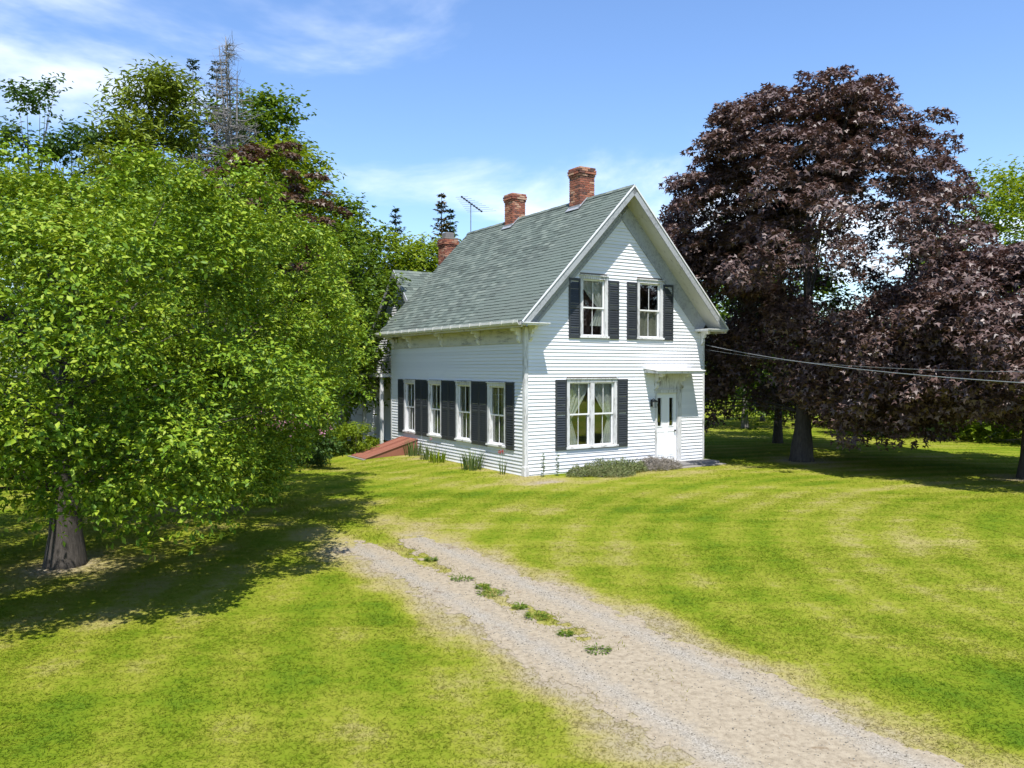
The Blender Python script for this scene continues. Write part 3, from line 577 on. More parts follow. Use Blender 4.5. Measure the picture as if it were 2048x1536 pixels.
# side porch of the rear wing: thin posts and a flat roof
MB().box(-.3, 1.22, L_+.35, 13.6, 2.75, 2.87).build('porch_roof', 'trim_paint', house)
for v in (9.9, 11.7, 13.4): MB().box(-.25, -.13, v-.06, v+.06, -.1, 2.749).build('porch_post', 'trim_side', house, bev=.01)

def loc3(u, v, z=0): p = P0+CU*u+CV*v; return Vector((p[0], p[1], z))
# wall lantern
la = empty('wall_lantern', loc3(4.76, -.02, 1.98), ANG); tag(la, 'black wall lantern left of the white front door', 'lantern')
mb = MB().box(-.045, .045, -.02, .0, -.10, .12); mb.tube([(0, -.02, .08), (0, -.09, .15), (0, -.16, .13)], .012, 8); mb.build('backplate', 'black_metal', la)
mb = MB(); mb.hexa([(-.05, -.21, -.12), (.05, -.21, -.12), (.05, -.11, -.12), (-.05, -.11, -.12), (-.05, -.21, -.105), (.05, -.21, -.105), (.05, -.11, -.105), (-.05, -.11, -.105)])
mb.hexa([(-.09, -.25, .05), (.09, -.25, .05), (.09, -.07, .05), (-.09, -.07, .05), (-.02, -.18, .12), (.02, -.18, .12), (.02, -.14, .12), (-.02, -.14, .12)])
for sx in (-1, 1):
    for sy in (-1, 1): mb.tube([(sx*.045, -.16+sy*.045, -.105), (sx*.07, -.16+sy*.07, .05)], .006, 5)
mb.build('cage', 'black_metal', la)
MB().hexa([(-.043, -.203, -.104), (.043, -.203, -.104), (.043, -.117, -.104), (-.043, -.117, -.104), (-.063, -.223, .049), (.063, -.223, .049), (.063, -.097, .049), (-.063, -.097, .049)]).build('lamp_glass', 'glass', la)
# antenna on the back end of the ridge
an = empty('television_antenna', loc3(RU, 9.45, 8.55), ANG); tag(an, 'thin metal television antenna on the back end of the roof ridge', 'antenna')
MB().tube([(0, 0, 0), (0, 0, 1.22)], .02, 8).build('mast', 'grey_metal', an)
MB().tube([(-.55, -.25, 1.38), (.62, .2, 1.0)], .022, 6).build('boom', 'black_metal', an)
for i in range(9):
    f = i/8; p = Vector((-.55, -.25, 1.38)).lerp(Vector((.62, .2, 1.0)), f); d = Vector((-.25, .95, .1)).normalized()*(.35+.5*f)
    MB().tube([p-d, p+d], .006, 5).build('element', 'grey_metal', an)
    MB().box(p.x-.03, p.x+.03, p.y-.03, p.y+.03, p.z-.03, p.z+.035).build('clamp', 'black_metal', an)
# cellar bulkhead
bk = empty('cellar_bulkhead', loc3(0, 7.65, 0), ANG); tag(bk, 'rust red sloping cellar bulkhead doors against the side wall', 'bulkhead')
v0, v1 = -.62, .62; XF, ZF, XW, ZW = -2.0, -.06, -.03, .52
def bside(v, th): return MB().prism([(XF, -.16), (XF, ZF), (XW, ZW), (XW, -.16)], lambda a, c, k: (a, v+k*th, c))
bside(v0, .04).build('side_panel', 'bulkhead_paint', bk); bside(v1-.04, .04).build('side_panel', 'bulkhead_paint', bk)
for a, b_ in ((v0-.03, -.008), (.008, v1+.03)):
    d = MB(); d.hexa([(XF-.05, a, ZF), (XF-.05, b_, ZF), (XW, b_, ZW+.004), (XW, a, ZW+.004), (XF-.05, a, ZF+.035), (XF-.05, b_, ZF+.035), (XW, b_, ZW+.04), (XW, a, ZW+.04)]); do = d.build('door', 'bulkhead_paint', bk, bev=.006)
    c = (a+b_)/2
    for e in (a+.05, b_-.05): MB().hexa([(XF+.02, e-.025, ZF+.03), (XF+.02, e+.025, ZF+.03), (XW-.06, e+.025, ZW+.02), (XW-.06, e-.025, ZW+.02), (XF+.02, e-.025, ZF+.062), (XF+.02, e+.025, ZF+.062), (XW-.06, e+.025, ZW+.052), (XW-.06, e-.025, ZW+.052)]).build('rim', 'bulkhead_paint', do)
MB().box(XF-.16, XF-.051, v0-.12, v1+.12, -.26, -.05).build('kerb', 'concrete', bk)
# stone doorstep
st = empty('stone_step', loc3(5.9, -.45, 0), ANG)
MB().box(-.95, 1.15, -.32, .30, -.1, .10).build('slab', 'granite', st, bev=.03); MB().box(-.8, 1.2, -.55, -.321, -.1, .03).build('slab', 'concrete', st, bev=.02)
tag(st, 'low dark granite doorstep below the front door', 'step')
# service cables to a pole behind the camera
def cable(name, r, za, zb, zc, n, label):
    pts = [(6.42+4.6*t, 26.82-20.8*t, za+zb*t+zc*t*t) for t in np.linspace(0, 1.6, n)]
    mb = MB(); tw = []
    if r > .01:
        for ph in (0, 2.1, 4.2): mb.tube([(p[0]+r*.6*math.cos(i*.9+ph), p[1], p[2]+r*.6*math.sin(i*.9+ph)) for i, p in enumerate(pts)], r*.55, 5)
    else: mb.tube(pts, r, 5)
    tag(mb.build(name, 'cable_sheath'), label, 'cable')
cable('service_cable', .0085, 3.87, -2.75, 1.7, 130, 'thick twisted service cable sagging from the house corner to the right')
cable('telephone_wire', .004, 3.72, -2.2, 1.75, 60, 'thin wire running just above the thick service cable at right')
up = empty('utility_pole', (13.8, -6.5, 0)); MB().tube([(0, 0, -.3), (0, 0, 7.5)], [.15, .11], 12).build('pole', 'bark_grey', up, smooth=True); tag(up, 'wooden utility pole holding the service cable outside the view', 'pole')
# grey outbuilding far left
sh = empty('grey_shed', (-19.2, 31.5, 0), math.radians(18)); tag(sh, 'weathered grey outbuilding with a white window behind the left tree', 'shed')
SF = lambda s, z, d: (s, -d, z)
w1 = holes(MB(), SF, -4, 5, -.2, 2.9, -.12, 0, [(2.3, 3.5, 1.1, 2.3)]); w1.box(-4, -3.88, .12, 5, -.2, 2.9); w1.box(4.88, 5, .12, 5, -.2, 2.9); w1.box(-4, 5, 5.001, 5.12, -.2, 2.9); w1.build('wall', 'shed_wall', sh)
MB().box(-3.9, 4.9, .14, 5, -.1, 0.02).build('floor', 'interior_wall', sh)
A, B = (-4.3, 2.5, 4.7), (5.3, 2.5, 4.7)
for q in (-.45, 5.45): rs = roofslab(A, B, (5.3, q, 2.75), (-4.3, q, 2.75)).build('roof', 'roof_deck', sh)
for x in (-4, 4.88): MB().prism([(0, 2.901), (5, 2.901), (2.5, 4.6)], lambda a, c, k: (x+k*.12, a, c)).build('gable', 'shed_wall', sh)
mb = MB(); holes(mb, SF, 2.2, 3.6, 1.0, 2.4, -.06, .03, [(2.3, 3.5, 1.1, 2.3)]); mb.wb(SF, 2.88, 2.92, 1.1, 2.3, -.04, .01); mb.wb(SF, 2.3, 3.5, 1.68, 1.72, -.041, .011); wn = mb.build('window', 'sash_paint', sh); MB().wb(SF, 2.3, 3.5, 1.1, 2.3, -.03, -.026).build('pane', 'glass', wn)

# ------------------------------------------------------------------ trees and plants
def nrm(a): return a/np.maximum(np.linalg.norm(a, axis=-1, keepdims=True), 1e-6)
def leafmesh(name, P, Nn, T, L, W, mat, kind='oval'):
    n = len(P); Nn = nrm(Nn); T = nrm(T-(T*Nn).sum(-1, keepdims=True)*Nn); B = np.cross(Nn, T); L = L[:, None]; W = W[:, None]
    if kind == 'oval':
        V = np.stack([P, P+T*L*.5+B*W*.5+Nn*W*.16, P+T*L-Nn*L*.10, P+T*L*.5-B*W*.5+Nn*W*.16], 1)
        f = np.array([(0, 2, 1), (0, 3, 2)])
    elif kind == 'maple':
        pts = [(-78, .8), (-36, .42), (0, 1.), (36, .42), (78, .8)]
        V = np.stack([P]+[P+T*L*(r*math.cos(math.radians(a)))+B*W*(r*math.sin(math.radians(a)))-Nn*L*(.22*r*r) for a, r in pts], 1)
        f = np.array([(0, i, i+1) for i in range(1, 5)])
    k = V.shape[1]; F = (f[None]+k*np.arange(n)[:, None, None]).reshape(-1, 3)
    return npmesh(name, V.reshape(-1, 3), F, mat)
SEED = {}
def rv(n): return nrm(rng.standard_normal((n, 3)))
def tree(name, label, base, trunk_r, trunk_h, prof, nclump, rc, nleaf, lsize, mat, barkm='bark_dark', kind='oval', group=None, flat=.62, shell=.62, drift=(0, 0), limbs=40, reject=None, extra=(), asp=.55, droop=.0, cat='tree', sprig=True, lean=(0, 0), wob=.22, sub=5, big=1.5, inn=5, jit=.6, rvar=(.5, 1.4), fill=()):
    global rng; rng = np.random.default_rng(SEED.get(label, int(abs(base[0]*977+base[1]*131)))); bx, by = base; bzv = float(gz(bx, by)); t = empty(name, (bx, by, bzv)); tag(t, label, cat, group)
    zs = np.array([p[0] for p in prof]); rs_ = np.array([p[1] for p in prof]); zz = np.linspace(zs[0], zs[-1], 200); rr = np.interp(zz, zs, rs_); wgt = rr+.15; cdf = np.cumsum(wgt)/wgt.sum()
    C = []; tries = 0; ph = rng.uniform(0, 6.28, 4); nb_ = max(3, int(nclump/sub)); rbig = rc*big
    ib = 0; a00 = rng.uniform(0, 6.28)
    while ib < nb_:
        ib += 1; inner = ib % inn == 0; z = np.interp(((ib*.61803) % 1)*.97+.015 if inner else (ib-.5+rng.uniform(-.4, .4))/nb_, cdf, zz); r0 = np.interp(z, zs, rs_); an = a00+ib*2.39996+rng.uniform(-.3, .3)
        lob = 1+wob*(.6*math.sin(3*an+ph[0]+z*.9)+.5*math.sin(5*an+ph[1]-z*1.3)+.4*math.sin(2*an+ph[2]+z*.5))
        r = max(0, r0*lob-rbig*.8)*(rng.uniform(.66, 1.06) if not inner else rng.random()**.5*shell); f = (z-zs[0])/(zs[-1]-zs[0])
        z = min(z, zs[-1]-rbig*.75); c = np.array([math.cos(an)*r+drift[0]*f, math.sin(an)*r+drift[1]*f, z]); ow = nrm(c-np.array([0, 0, zs[0]*.5+zs[-1]*.4])); sc_ = rng.uniform(.6, 1.25)
        if sub == 1:
            c[2] += rng.uniform(-.25, .25)
            if c[2] > zs[0]*.7 and (reject is None or not reject(c[0]+bx, c[1]+by, c[2])): C.append(c)
            continue
        for q in range(max(2, int(sub*sc_))):
            dd = nrm(rng.standard_normal(3)+.9*ow+np.array([0, 0, .35])); e = c+dd*rbig*sc_*rng.uniform(.55, 1.0)*np.array([1, 1, .75])
            if e[2] < zs[0]*.7 or (reject is not None and reject(e[0]+bx, e[1]+by, e[2])): continue
            C.append(e)
    for fx0, fx1, fy0, fy1, fz0, fz1, fn in fill:
        for q in range(fn):
            e = np.array([rng.uniform(fx0, fx1), rng.uniform(fy0, fy1), rng.uniform(fz0, fz1)])
            if reject is None or not reject(*e): C.append(e-np.array([bx, by, 0]))
    for e in extra: C.append(np.array([e[0]-bx, e[1]-by, e[2]]))
    C = np.array(C); nc = len(C); rad = rc*rng.uniform(*rvar, nc)
    if extra: rad[-len(extra):] = rc*.55
    cnt = np.maximum(4, (nleaf/nc*(rad/rc)**2*rng.uniform(.7, 1.3, nc))).astype(int); ci = np.repeat(np.arange(nc), cnt); n = len(ci)
    axis = np.array([0, 0, (zs[0]*.6+zs[-1]*.4)]); outw = nrm(C-axis)[ci]
    d = rv(n)+.65*outw+np.array([0, 0, .55]); d = nrm(d); rad_ = rad[ci]*rng.uniform(.55, 1.08, n)**.8
    P = C[ci]+d*rad_[:, None]*np.array([1, 1, flat])
    if sprig:   # draw leaves together on short shoots
        m_ = max(1, n//7); sidx = rng.integers(0, m_, n); si = rng.integers(0, n, m_)[sidx]; sdir = nrm(d+rv(n)*.3)[si]; P = np.where((rng.random(n) < .75)[:, None], P[si]+sdir*rng.uniform(0, lsize*3.2, n)[:, None]+rv(n)*lsize*.45, P); d2 = np.where((rng.random(n) < .8)[:, None], sdir, d)
    else: d2 = d
    Nn = nrm(.4*d2+np.array([0, 0, .75])+jit*rv(n)); T = nrm(d2*.9+rv(n)*.9+np.array([0, 0, -.25-droop])); L = lsize*rng.uniform(.65, 1.3, n)
    if reject is not None:
        ok = ~np.array([reject(a+bx, b_+by, c_) for a, b_, c_ in P]) ; P, Nn, T, L = P[ok], Nn[ok], T[ok], L[ok]
    cr = link('crown', leafmesh('crown', P, Nn, T, L, L*asp, mat, kind), t); cr['kind'] = 'stuff'
    top = np.array([drift[0]*.8+lean[0], drift[1]*.8+lean[1], zs[0]+(zs[-1]-zs[0])*.8]); mb = MB()
    pts = []; fs_ = [0, .018, .05, .10, .2, .35, .55, .78, 1]
    for i in range(9):
        f = fs_[i]; p = top*f; wv = .12*trunk_r*8*math.sin(f*3.1+ph[0])*f*(1-f); pts.append((p[0]+wv, p[1]+wv*.7, f*top[2]-(.12 if i == 0 else 0)))
    rad_t = [trunk_r*((1.28, 1.12, 1.04)[i] if i < 3 else (1.0-.35*min(1, pts[i][2]/max(trunk_h, .1)) if pts[i][2] < trunk_h else max(.06, .65*(1-(pts[i][2]-trunk_h)/(top[2]-trunk_h+.01))))) for i in range(9)]
    mb.tube(pts, rad_t, 12); mb.build('trunk', barkm, t, smooth=True)
    if limbs:
        mb = MB(); sel = rng.permutation(nc)[:limbs]
        for i in list(sel)+list(range(nc-len(extra), nc)):
            e = C[i]; hz = min(max(trunk_h*.8, e[2]*rng.uniform(.35, .75)), top[2]*.95); f = hz/top[2]; s0 = np.array([np.interp(f, fs_, [p[k] for p in pts]) for k in range(3)])
            mdl = s0*.5+e*.5+np.array([0, 0, .12*np.linalg.norm(e-s0)])+rng.standard_normal(3)*.12; q1 = s0*.75+mdl*.25*1.0; ln = np.linalg.norm(e-s0); r0 = min(.05, trunk_r*min(.26, .05+.03*ln))*rng.uniform(.6, 1.1)
            B_ = lambda u_: (1-u_)**2*s0+2*u_*(1-u_)*mdl+u_*u_*e
            mb.tube([B_(u_) for u_ in (0, .2, .4, .6, .8, 1)], [r0, r0*.8, r0*.62, r0*.45, r0*.28, .008], 5)
        mb.build('limbs', barkm, t, smooth=True)['kind'] = 'stuff'
    return t
def in_house(x, y, z, m=.25):
    u, v = hl(x, y)
    if v < -.75 or v > 21 or u < -.65-m or u > 7.6+m: return False
    return z < RZ-abs(u-RU)*math.tan(SLOPE)+.25 and (v < 9.8 or u > .9)
def conifer(name, label, base, h, r, mat, z0=.1, nw=34, group=None, droop=.25, dens=1., trunk=True, gap=0., spray=.30, power=1., seed_h=0):
    bx, by = base; t = empty(name, (bx, by, float(gz(bx, by)))); tag(t, label, 'tree', group)
    MB().tube([(0, 0, -.1), (0, 0, h*.5), (0, 0, h*.98)], [.05+h*.011, .03+h*.006, .012], 8).build('trunk', 'bark_grey', t, smooth=True)
    P, T, Nn, L = [], [], [], []; bm_ = MB()
    for i in range(nw):
        f = (i+rng.random()*.6)/nw; z = h*(z0+(1-z0)*f); R = r*(1-f)**power*rng.uniform(.72, 1.15)+.08
        if rng.random() < gap: continue
        nb = max(4, int(8-3*f)); a0 = rng.uniform(0, 6.28)
        for j in range(nb):
            a = a0+2*np.pi*j/nb+rng.uniform(-.25, .25); Rb = R*rng.uniform(.65, 1.12); up_ = -droop+.75*f
            di = np.array([math.cos(a), math.sin(a), up_*.5]); k = max(5, int(Rb/.12*dens)); q = np.linspace(.12, 1, k)
            pos = di[None]*(q*Rb)[:, None]+np.array([0, 0, z]); pos[:, 2] += -.10*Rb*np.sin(q*3.0)+.10*Rb*q*q
            side = np.array([-math.sin(a), math.cos(a), 0])
            for sg in (-1, 1, 0):
                dirs = nrm(di*1.0+side*sg*.85+np.array([0, 0, -.18]))[None]+rng.standard_normal((k, 3))*.22; P.append(pos+rng.standard_normal((k, 3))*.03); T.append(dirs); Nn.append(np.tile([0, 0, 1.], (k, 1))+rng.standard_normal((k, 3))*.35); L.append(np.full(k, spray)*rng.uniform(.6, 1.2, k)*(.42+.58*(1-f)**.8))
            if Rb > .5: bm_.tube([(0, 0, z), tuple(pos[len(pos)//2]), tuple(pos[-1])], [.012+.01*Rb, .012, .005], 4, False)
    P, T, Nn, L = map(np.concatenate, (P, T, Nn, L)); cr = link('crown', leafmesh('crown', P, Nn, T, L*1.3, L*.6, mat), t); cr['kind'] = 'stuff'
    bm_.build('branches', 'bark_grey', t)['kind'] = 'stuff'
    return t
def by_apple(x, y, z):  # kept pruned back from the house and the drive
    return x > -2.95+.35*math.sin(2.3*z+1.7*y) or (x > -4.2 and z < 2.6) or in_house(x, y, z)
def by_maple(x, y, z):
    u, v = hl(x, y); uh = u-.54*v; zh = z+2.2*v
    return in_house(x, y, z) or (v < .3 and u < 8.5+.25*v and z < 5.5) or (v < 0 and uh < 7.5 and zh < RZ-abs(uh-RU)*math.tan(SLOPE)+.2 and zh > -.5)
# --- two apple trees in front on the left
tree('apple_tree', 'broad bright green apple tree with dark trunk at the left edge', (-7.03, 12.64), .27, 1.5, [(1.25, 3.3), (1.9, 4.5), (3.2, 4.8), (4.4, 4.5), (5.2, 3.6), (5.9, 2.3)], 1050, .31, 165000, .084, 'leaf_apple', limbs=34, reject=lambda x, y, z: x > -2.9+.3*math.sin(2.1*z+1.3*y) or (z < 2.3 and x > -3.5), fill=((-9.2, -5.2, 8.4, 10.2, 2.3, 4.6, 90), (-10.8, -6.2, 8.6, 11.4, 1.15, 2.5, 80), (-6.0, -4.0, 9.4, 12., 1.3, 2.4, 45)), sub=6, big=2.5, rvar=(.45, 1.5), shell=.72, droop=.05, drift=(.2, .1), wob=.16)
tree('apple_tree', 'second green apple tree reaching in front of the house side wall', (-6.8, 17.9), .2, 1.5, [(1.8, 1.9), (2.6, 3.2), (3.6, 3.7), (4.7, 3.5), (5.5, 2.8), (6.4, 1.9)], 640, .31, 88000, .086, 'leaf_apple', limbs=26, sub=6, big=2.5, rvar=(.45, 1.5), shell=.72, reject=by_apple, wob=.16)
# --- copper maples on the right
tree('copper_maple', 'tall dark purple leaved maple right of the house', (9.65, 26.85), .34, 2.0, [(1.25, 4.2), (2.4, 6.2), (4.5, 6.3), (6.5, 5.5), (8.4, 4.9), (10.2, 3.9), (11.4, 3.0), (12.3, 1.9)], 1700, .46, 150000, .142, 'leaf_copper', kind='maple', limbs=26, inn=3, jit=.8, big=.9, sub=1, rvar=(.5, 1.5), fill=((8.4, 11.4, 25.6, 28.2, 8.5, 11.9, 130), (7.9, 12.0, 23.6, 26.2, 1.9, 3.4, 80), (5.4, 9.0, 26.6, 30, 5.5, 9.5, 120), (6.8, 9.0, 25.5, 28.5, 9., 11.4, 60), (7.4, 9.5, 25.0, 28, 3.5, 7.5, 60), (6.9, 9.5, 27.5, 31, 1.8, 5, 60)), asp=.95, shell=.75, reject=by_maple, droop=.35, drift=(.25, 0), flat=.75, wob=.06, sprig=False)
tree('copper_maple', 'lower purple leaved maple at the right edge behind the cables', (14.5, 22.6), .26, 1.6, [(1.9, 2.8), (2.7, 4.4), (3.9, 4.8), (4.8, 4.2), (5.7, 3.0), (6.3, 1.8)], 800, .46, 72000, .135, 'leaf_copper', kind='maple', limbs=24, inn=3, jit=.8, big=.9, sub=1, rvar=(.5, 1.5), asp=.95, droop=.35, flat=.75, wob=.12, sprig=False)
tree('copper_maple', 'brownish copper maple behind the left apple trees', (-9.4, 31.2), .25, 2.2, [(2.5, 2.0), (5, 3.3), (8, 3.1), (10.2, 2.4), (11.6, 1.2)], 230, .5, 24000, .16, 'leaf_copper_far', kind='maple', limbs=40, asp=.95, droop=.3, sprig=False, sub=1, big=.8, inn=3, jit=.8)
# --- woods behind on the left
def dec(label, x, y, h, r, mat, n=14000, ls=.17, z0=.22, cl=220, name='deciduous_tree', **kw):
    return tree(name, label, (x, y), .05+.016*h, h*.25, [(h*z0, r*.6), (h*.4, r*1.1), (h*.65, r), (h*.85, r*.72), (h*.97, r*.35)], cl, kw.pop('rc', .17*r+.2), int(n*.85), ls*1.36, mat, limbs=kw.pop('limbs', 24), barkm=kw.pop('barkm', 'bark_grey'), sub=4, big=1.5, **kw)
dec('sparse tall poplar with thin dark top at the left edge of the view', -20.6, 34.5, 15.6, 2.3, 'leaf_dark', 9000, .17, cl=130, rc=.5, barkm='bark_grey', wob=.4, limbs=70)
dec('slim dark maple next to the sparse poplar at far left', -18.0, 33.5, 13.7, 2.0, 'leaf_dark', 11000, .19, cl=120, rc=.42, wob=.35, limbs=60)
dec('green tree filling the wood edge below the poplar at far left', -16.4, 27.5, 9.6, 2.8, 'leaf_bright', 13000, .15)
dec('green tree below the bright pine behind the left apple tree', -12.4, 27., 9.3, 2.6, 'leaf_green', 13000, .15)
dec('mid green tree between the slim maple and the bright pine', -17.2, 36.5, 12.4, 2.4, 'leaf_green', 11000, .17)
dec('green tree right below the bare dead spruce', -11.4, 36., 12.6, 2.5, 'leaf_green', 12000, .17)
dec('rounded green tree behind the bare dead spruce', -12.6, 42., 17.0, 3.3, 'leaf_green', 17000, .22, wob=.3)
dec('yellow green tree rising right of the brown copper maple', -9.2, 34., 12.3, 2.3, 'leaf_bright', 14000, .17)
dec('green tree sloping down right of the yellow green tree', -7.6, 36.5, 10.6, 2.0, 'leaf_green', 11000, .17)
dec('loose green tree above the second apple tree', -6.7, 31.5, 8.5, 1.8, 'leaf_green', 10000, .15)
dec('bright green tree above the rear wing, left of three', -6.4, 40., 9.5, 2.4, 'leaf_bright', 13000, .17)
dec('bright green tree above the rear wing, middle of three', -5.0, 42., 9.5, 2.3, 'leaf_bright', 13000, .17)
dec('bright green tree above the rear wing, right of three', -3.6, 44., 9.8, 2.4, 'leaf_bright', 12000, .17)
def pine(label, base, h, r, n, mat='needle_pine', ncl=120, name='pine_tree'):
    return tree(name, label, base, .05+.014*h, h*.3, [(h*.25, r*.8), (h*.5, r), (h*.75, r*.8), (h*.92, r*.4), (h, .15)], ncl, .5, n, .30, mat, limbs=30, barkm='bark_grey', jit=.8, asp=.3, flat=.7, sprig=True)
pine('bright rounded white pine rising behind the left apple tree', (-14.6, 33.5), 14.6, 3.3, 32000, ncl=420)
conifer('pine_tree', 'dark slender pine touching the brown tipped spruce', (-3.7, 48.5), 12.6, 1.9, 'needle_spruce', .15, 36, spray=.36, droop=.05)
conifer('spruce_tree', 'thin dark spruce spire left of the bare spruce', (-15.7, 40.), 18.4, 2.1, 'needle_spruce', .3, 40, gap=.15, power=.75)
conifer('spruce_tree', 'second thin dark spruce spire touching the bare spruce', (-14.9, 41.), 18.6, 2.0, 'needle_spruce', .3, 40, gap=.2, power=.7)
conifer('spruce_tree', 'narrow dark spruce above the second apple tree', (-7.9, 42.), 11.9, 1.9, 'needle_spruce', .1, 34)
conifer('spruce_tree', 'short dark spruce between the tree line and the antenna', (-6.6, 46.), 12.2, 2.5, 'needle_spruce', .1, 34, spray=.36)
conifer('spruce_tree', 'brown tipped spruce just left of the antenna', (-4.0, 46.), 13.0, 1.9, 'needle_brown', .15, 36, spray=.34)
conifer('spruce_tree', 'pale blue spruce top showing above the right maples', (25.6, 50.), 13.6, 2.4, 'needle_blue', .1, 36, spray=.36)
conifer('spruce_tree', 'thin dark spruce tip between blue spruce and bright tree', (26.3, 48.), 12.6, 1.4, 'needle_spruce', .1, 34)
# dead spruce with bare branches
ds = empty('dead_spruce', (-13.3, 38., 0)); tag(ds, 'bare grey dead spruce standing above the left wood', 'tree')
MB().tube([(0, 0, -.1), (.1, 0, 9), (-.1, .1, 18.6)], [.2, .10, .02], 8).build('trunk', 'bark_dead', ds, smooth=True); mb = MB(); tw = MB()
for k_ in range(3): mb.tube([(0, 0, 11.5), (.25*(k_-1)+.1, .2, 14), (.42*(k_-1), .1, 18.2-.6*k_)], [.09, .06, .015], 6)
for i in range(230):
    f = rng.random()**.9; z = 7+11.2*f; a = rng.uniform(0, 6.28); R = (3.9*(1-f)+.35)*rng.uniform(.4, 1.1); e = Vector((math.cos(a)*R, math.sin(a)*R, z+R*rng.uniform(-.1, .35))); mid = Vector((math.cos(a)*R*.5, math.sin(a)*R*.5, z+.02))
    mb.tube([(0, 0, z), mid, e], [.032, .022, .008], 4)
    for q in range(9):
        p = Vector((0, 0, z)).lerp(e, rng.uniform(.3, 1)); d = Vector(tuple(rng.standard_normal(3)*.28)); tw.tube([p, p+d], [.008, .004], 3, False)
mb.build('branches', 'bark_dead', ds)['kind'] = 'stuff'; tw.build('twigs', 'bark_dead', ds)['kind'] = 'stuff'
# --- woods behind on the right
dec('green tree behind the purple maple, thicker of two trunks', 10.98, 33.3, 9.0, 2.8, 'leaf_green', 13000, .16, barkm='bark_dark')
dec('green tree farther back with a reddish trunk', 12.0, 41.5, 8.5, 2.6, 'leaf_green', 11000, .18, z0=.15)
dec('bright yellow green tree at the right edge above the maples', 23.6, 38., 12.2, 4.0, 'leaf_bright', 20000, .18)
for i, (x, y, h, r, mt, lb) in enumerate([(8.0, 50., 6.6, 2.6, 'leaf_green', 'pale green tree at the far end of the lawn just right of the house'), (14.6, 47., 5.5, 2.4, 'leaf_bright', 'low bright tree at the wood edge behind the purple maple trunk'), (18.6, 41., 5.2, 2.4, 'leaf_bright', 'low bright tree at the wood edge between the two purple maples'),
    (22.2, 38.5, 5.6, 2.3, 'leaf_green', 'low green tree at the wood edge behind the right maple'), (20.4, 34.5, 3.4, 1.9, 'leaf_bright', 'yellow green bush under the right purple maple'), (24.5, 36., 6.0, 2.5, 'leaf_green', 'green tree at the wood edge near the right border'), (17.0, 37., 3.6, 1.9, 'leaf_dark', 'dark bush in the shade behind the purple maples'), (22.0, 32., 3.0, 1.7, 'leaf_bright', 'bright bush at the right border beneath the cables')]):
    dec(lb, x, y, h, r, mt, 8000, .15, z0=.06, cl=160, limbs=14, name='wood_edge_tree')
sp = empty('bare_spruce', (15.5, 24.2, 0)); tag(sp, 'slim dark trunk with dead grey twigs at the right border', 'tree')
MB().tube([(0, 0, -.1), (0, 0, 4.5)], [.13, .07], 10).build('trunk', 'bark_dark', sp, smooth=True); mb = MB()
for i in range(36):
    z = rng.uniform(.9, 4.2); a = rng.uniform(0, 6.28); R = rng.uniform(.3, .8); e = Vector((math.cos(a)*R, math.sin(a)*R, z-.1)); mb.tube([(0, 0, z), e], [.014, .004], 4, False)
    for q in range(5): p = Vector((0, 0, z)).lerp(e, rng.uniform(.4, 1)); mb.tube([p, p+Vector(tuple(rng.standard_normal(3)*.12))], [.005, .003], 3, False)
mb.build('twigs', 'bark_dead', sp)['kind'] = 'stuff'
# far wood reading as one mass
Pf, Cn = [], 0
for i in range(70):
    a = rng.uniform(-.62, .62); dd = rng.uniform(60, 95); x, y = dd*math.sin(a), dd*math.cos(a); h = rng.uniform(5.5, 8.5); c = rv(300)*np.array([2.6, 2.2, h*.5])*rng.uniform(.6, 1, (300, 1))+np.array([x, y, h*.5]); Pf.append(c)
P = np.concatenate(Pf); P = P[P[:, 2] > .05]; n = len(P); tag(link('far_wood', leafmesh('far_wood', P, rv(n)+np.array([0, -.2, .6]), rv(n), rng.uniform(.4, .75, n), rng.uniform(.3, .55, n), 'leaf_green')), 'far green wood closing the view beyond the lawn', 'wood', kind='stuff')
# --- shrubs, flowers and plants round the house
def bush(name, label, x, y, h, r, mat, n, ls, cat='shrub', **kw):
    return tree(name, label, (x, y), .03, h*.3, [(h*.08, r*.8), (h*.4, r), (h*.75, r*.75), (h, r*.2)], kw.pop('cl', 45), kw.pop('rc', .22), n, ls, mat, limbs=kw.pop('limbs', 20), cat=cat, **kw)
rh = bush('flowering_shrub', 'pink flowering shrub under the second apple tree', -6.9, 25.2, 2.2, 1.3, 'leaf_dark', 6000, .1)
C = nrm(rng.standard_normal((60, 3))*np.array([1, 1, .5])+np.array([0, -.3, .8]))*np.array([1.25, 1.25, 1.1])+np.array([0, 0, 1.15]); P = np.repeat(C, 26, 0)+rng.standard_normal((60*26, 3))*.065; n = len(P)
o = link('blossoms', leafmesh('blossoms', P, rv(n)+np.array([0, -.5, .6]), rv(n), np.full(n, .06), np.full(n, .055), 'petal_pink'), rh); o['kind'] = 'stuff'; o['label'] = 'clusters of pale pink blossom'
for lb, u, v, h, r, mt in (('leafy green bush farthest left behind the red bulkhead', -4.6, 9.2, 1.5, 1.0, 'leaf_bright'), ('bright green bush in the middle behind the red bulkhead', -3.1, 9.1, 1.2, .95, 'leaf_bright'), ('low green bush close to the wall behind the red bulkhead', -1.6, 9.0, .95, .8, 'leaf_bright'), ('small green bush left of the foot of the red bulkhead', -4.2, 7.7, .8, .6, 'leaf_green')):
    p = loc3(u, v); bush('garden_bush', lb, p.x, p.y, h, r, mt, 5500, .085, group='bushes behind the bulkhead')
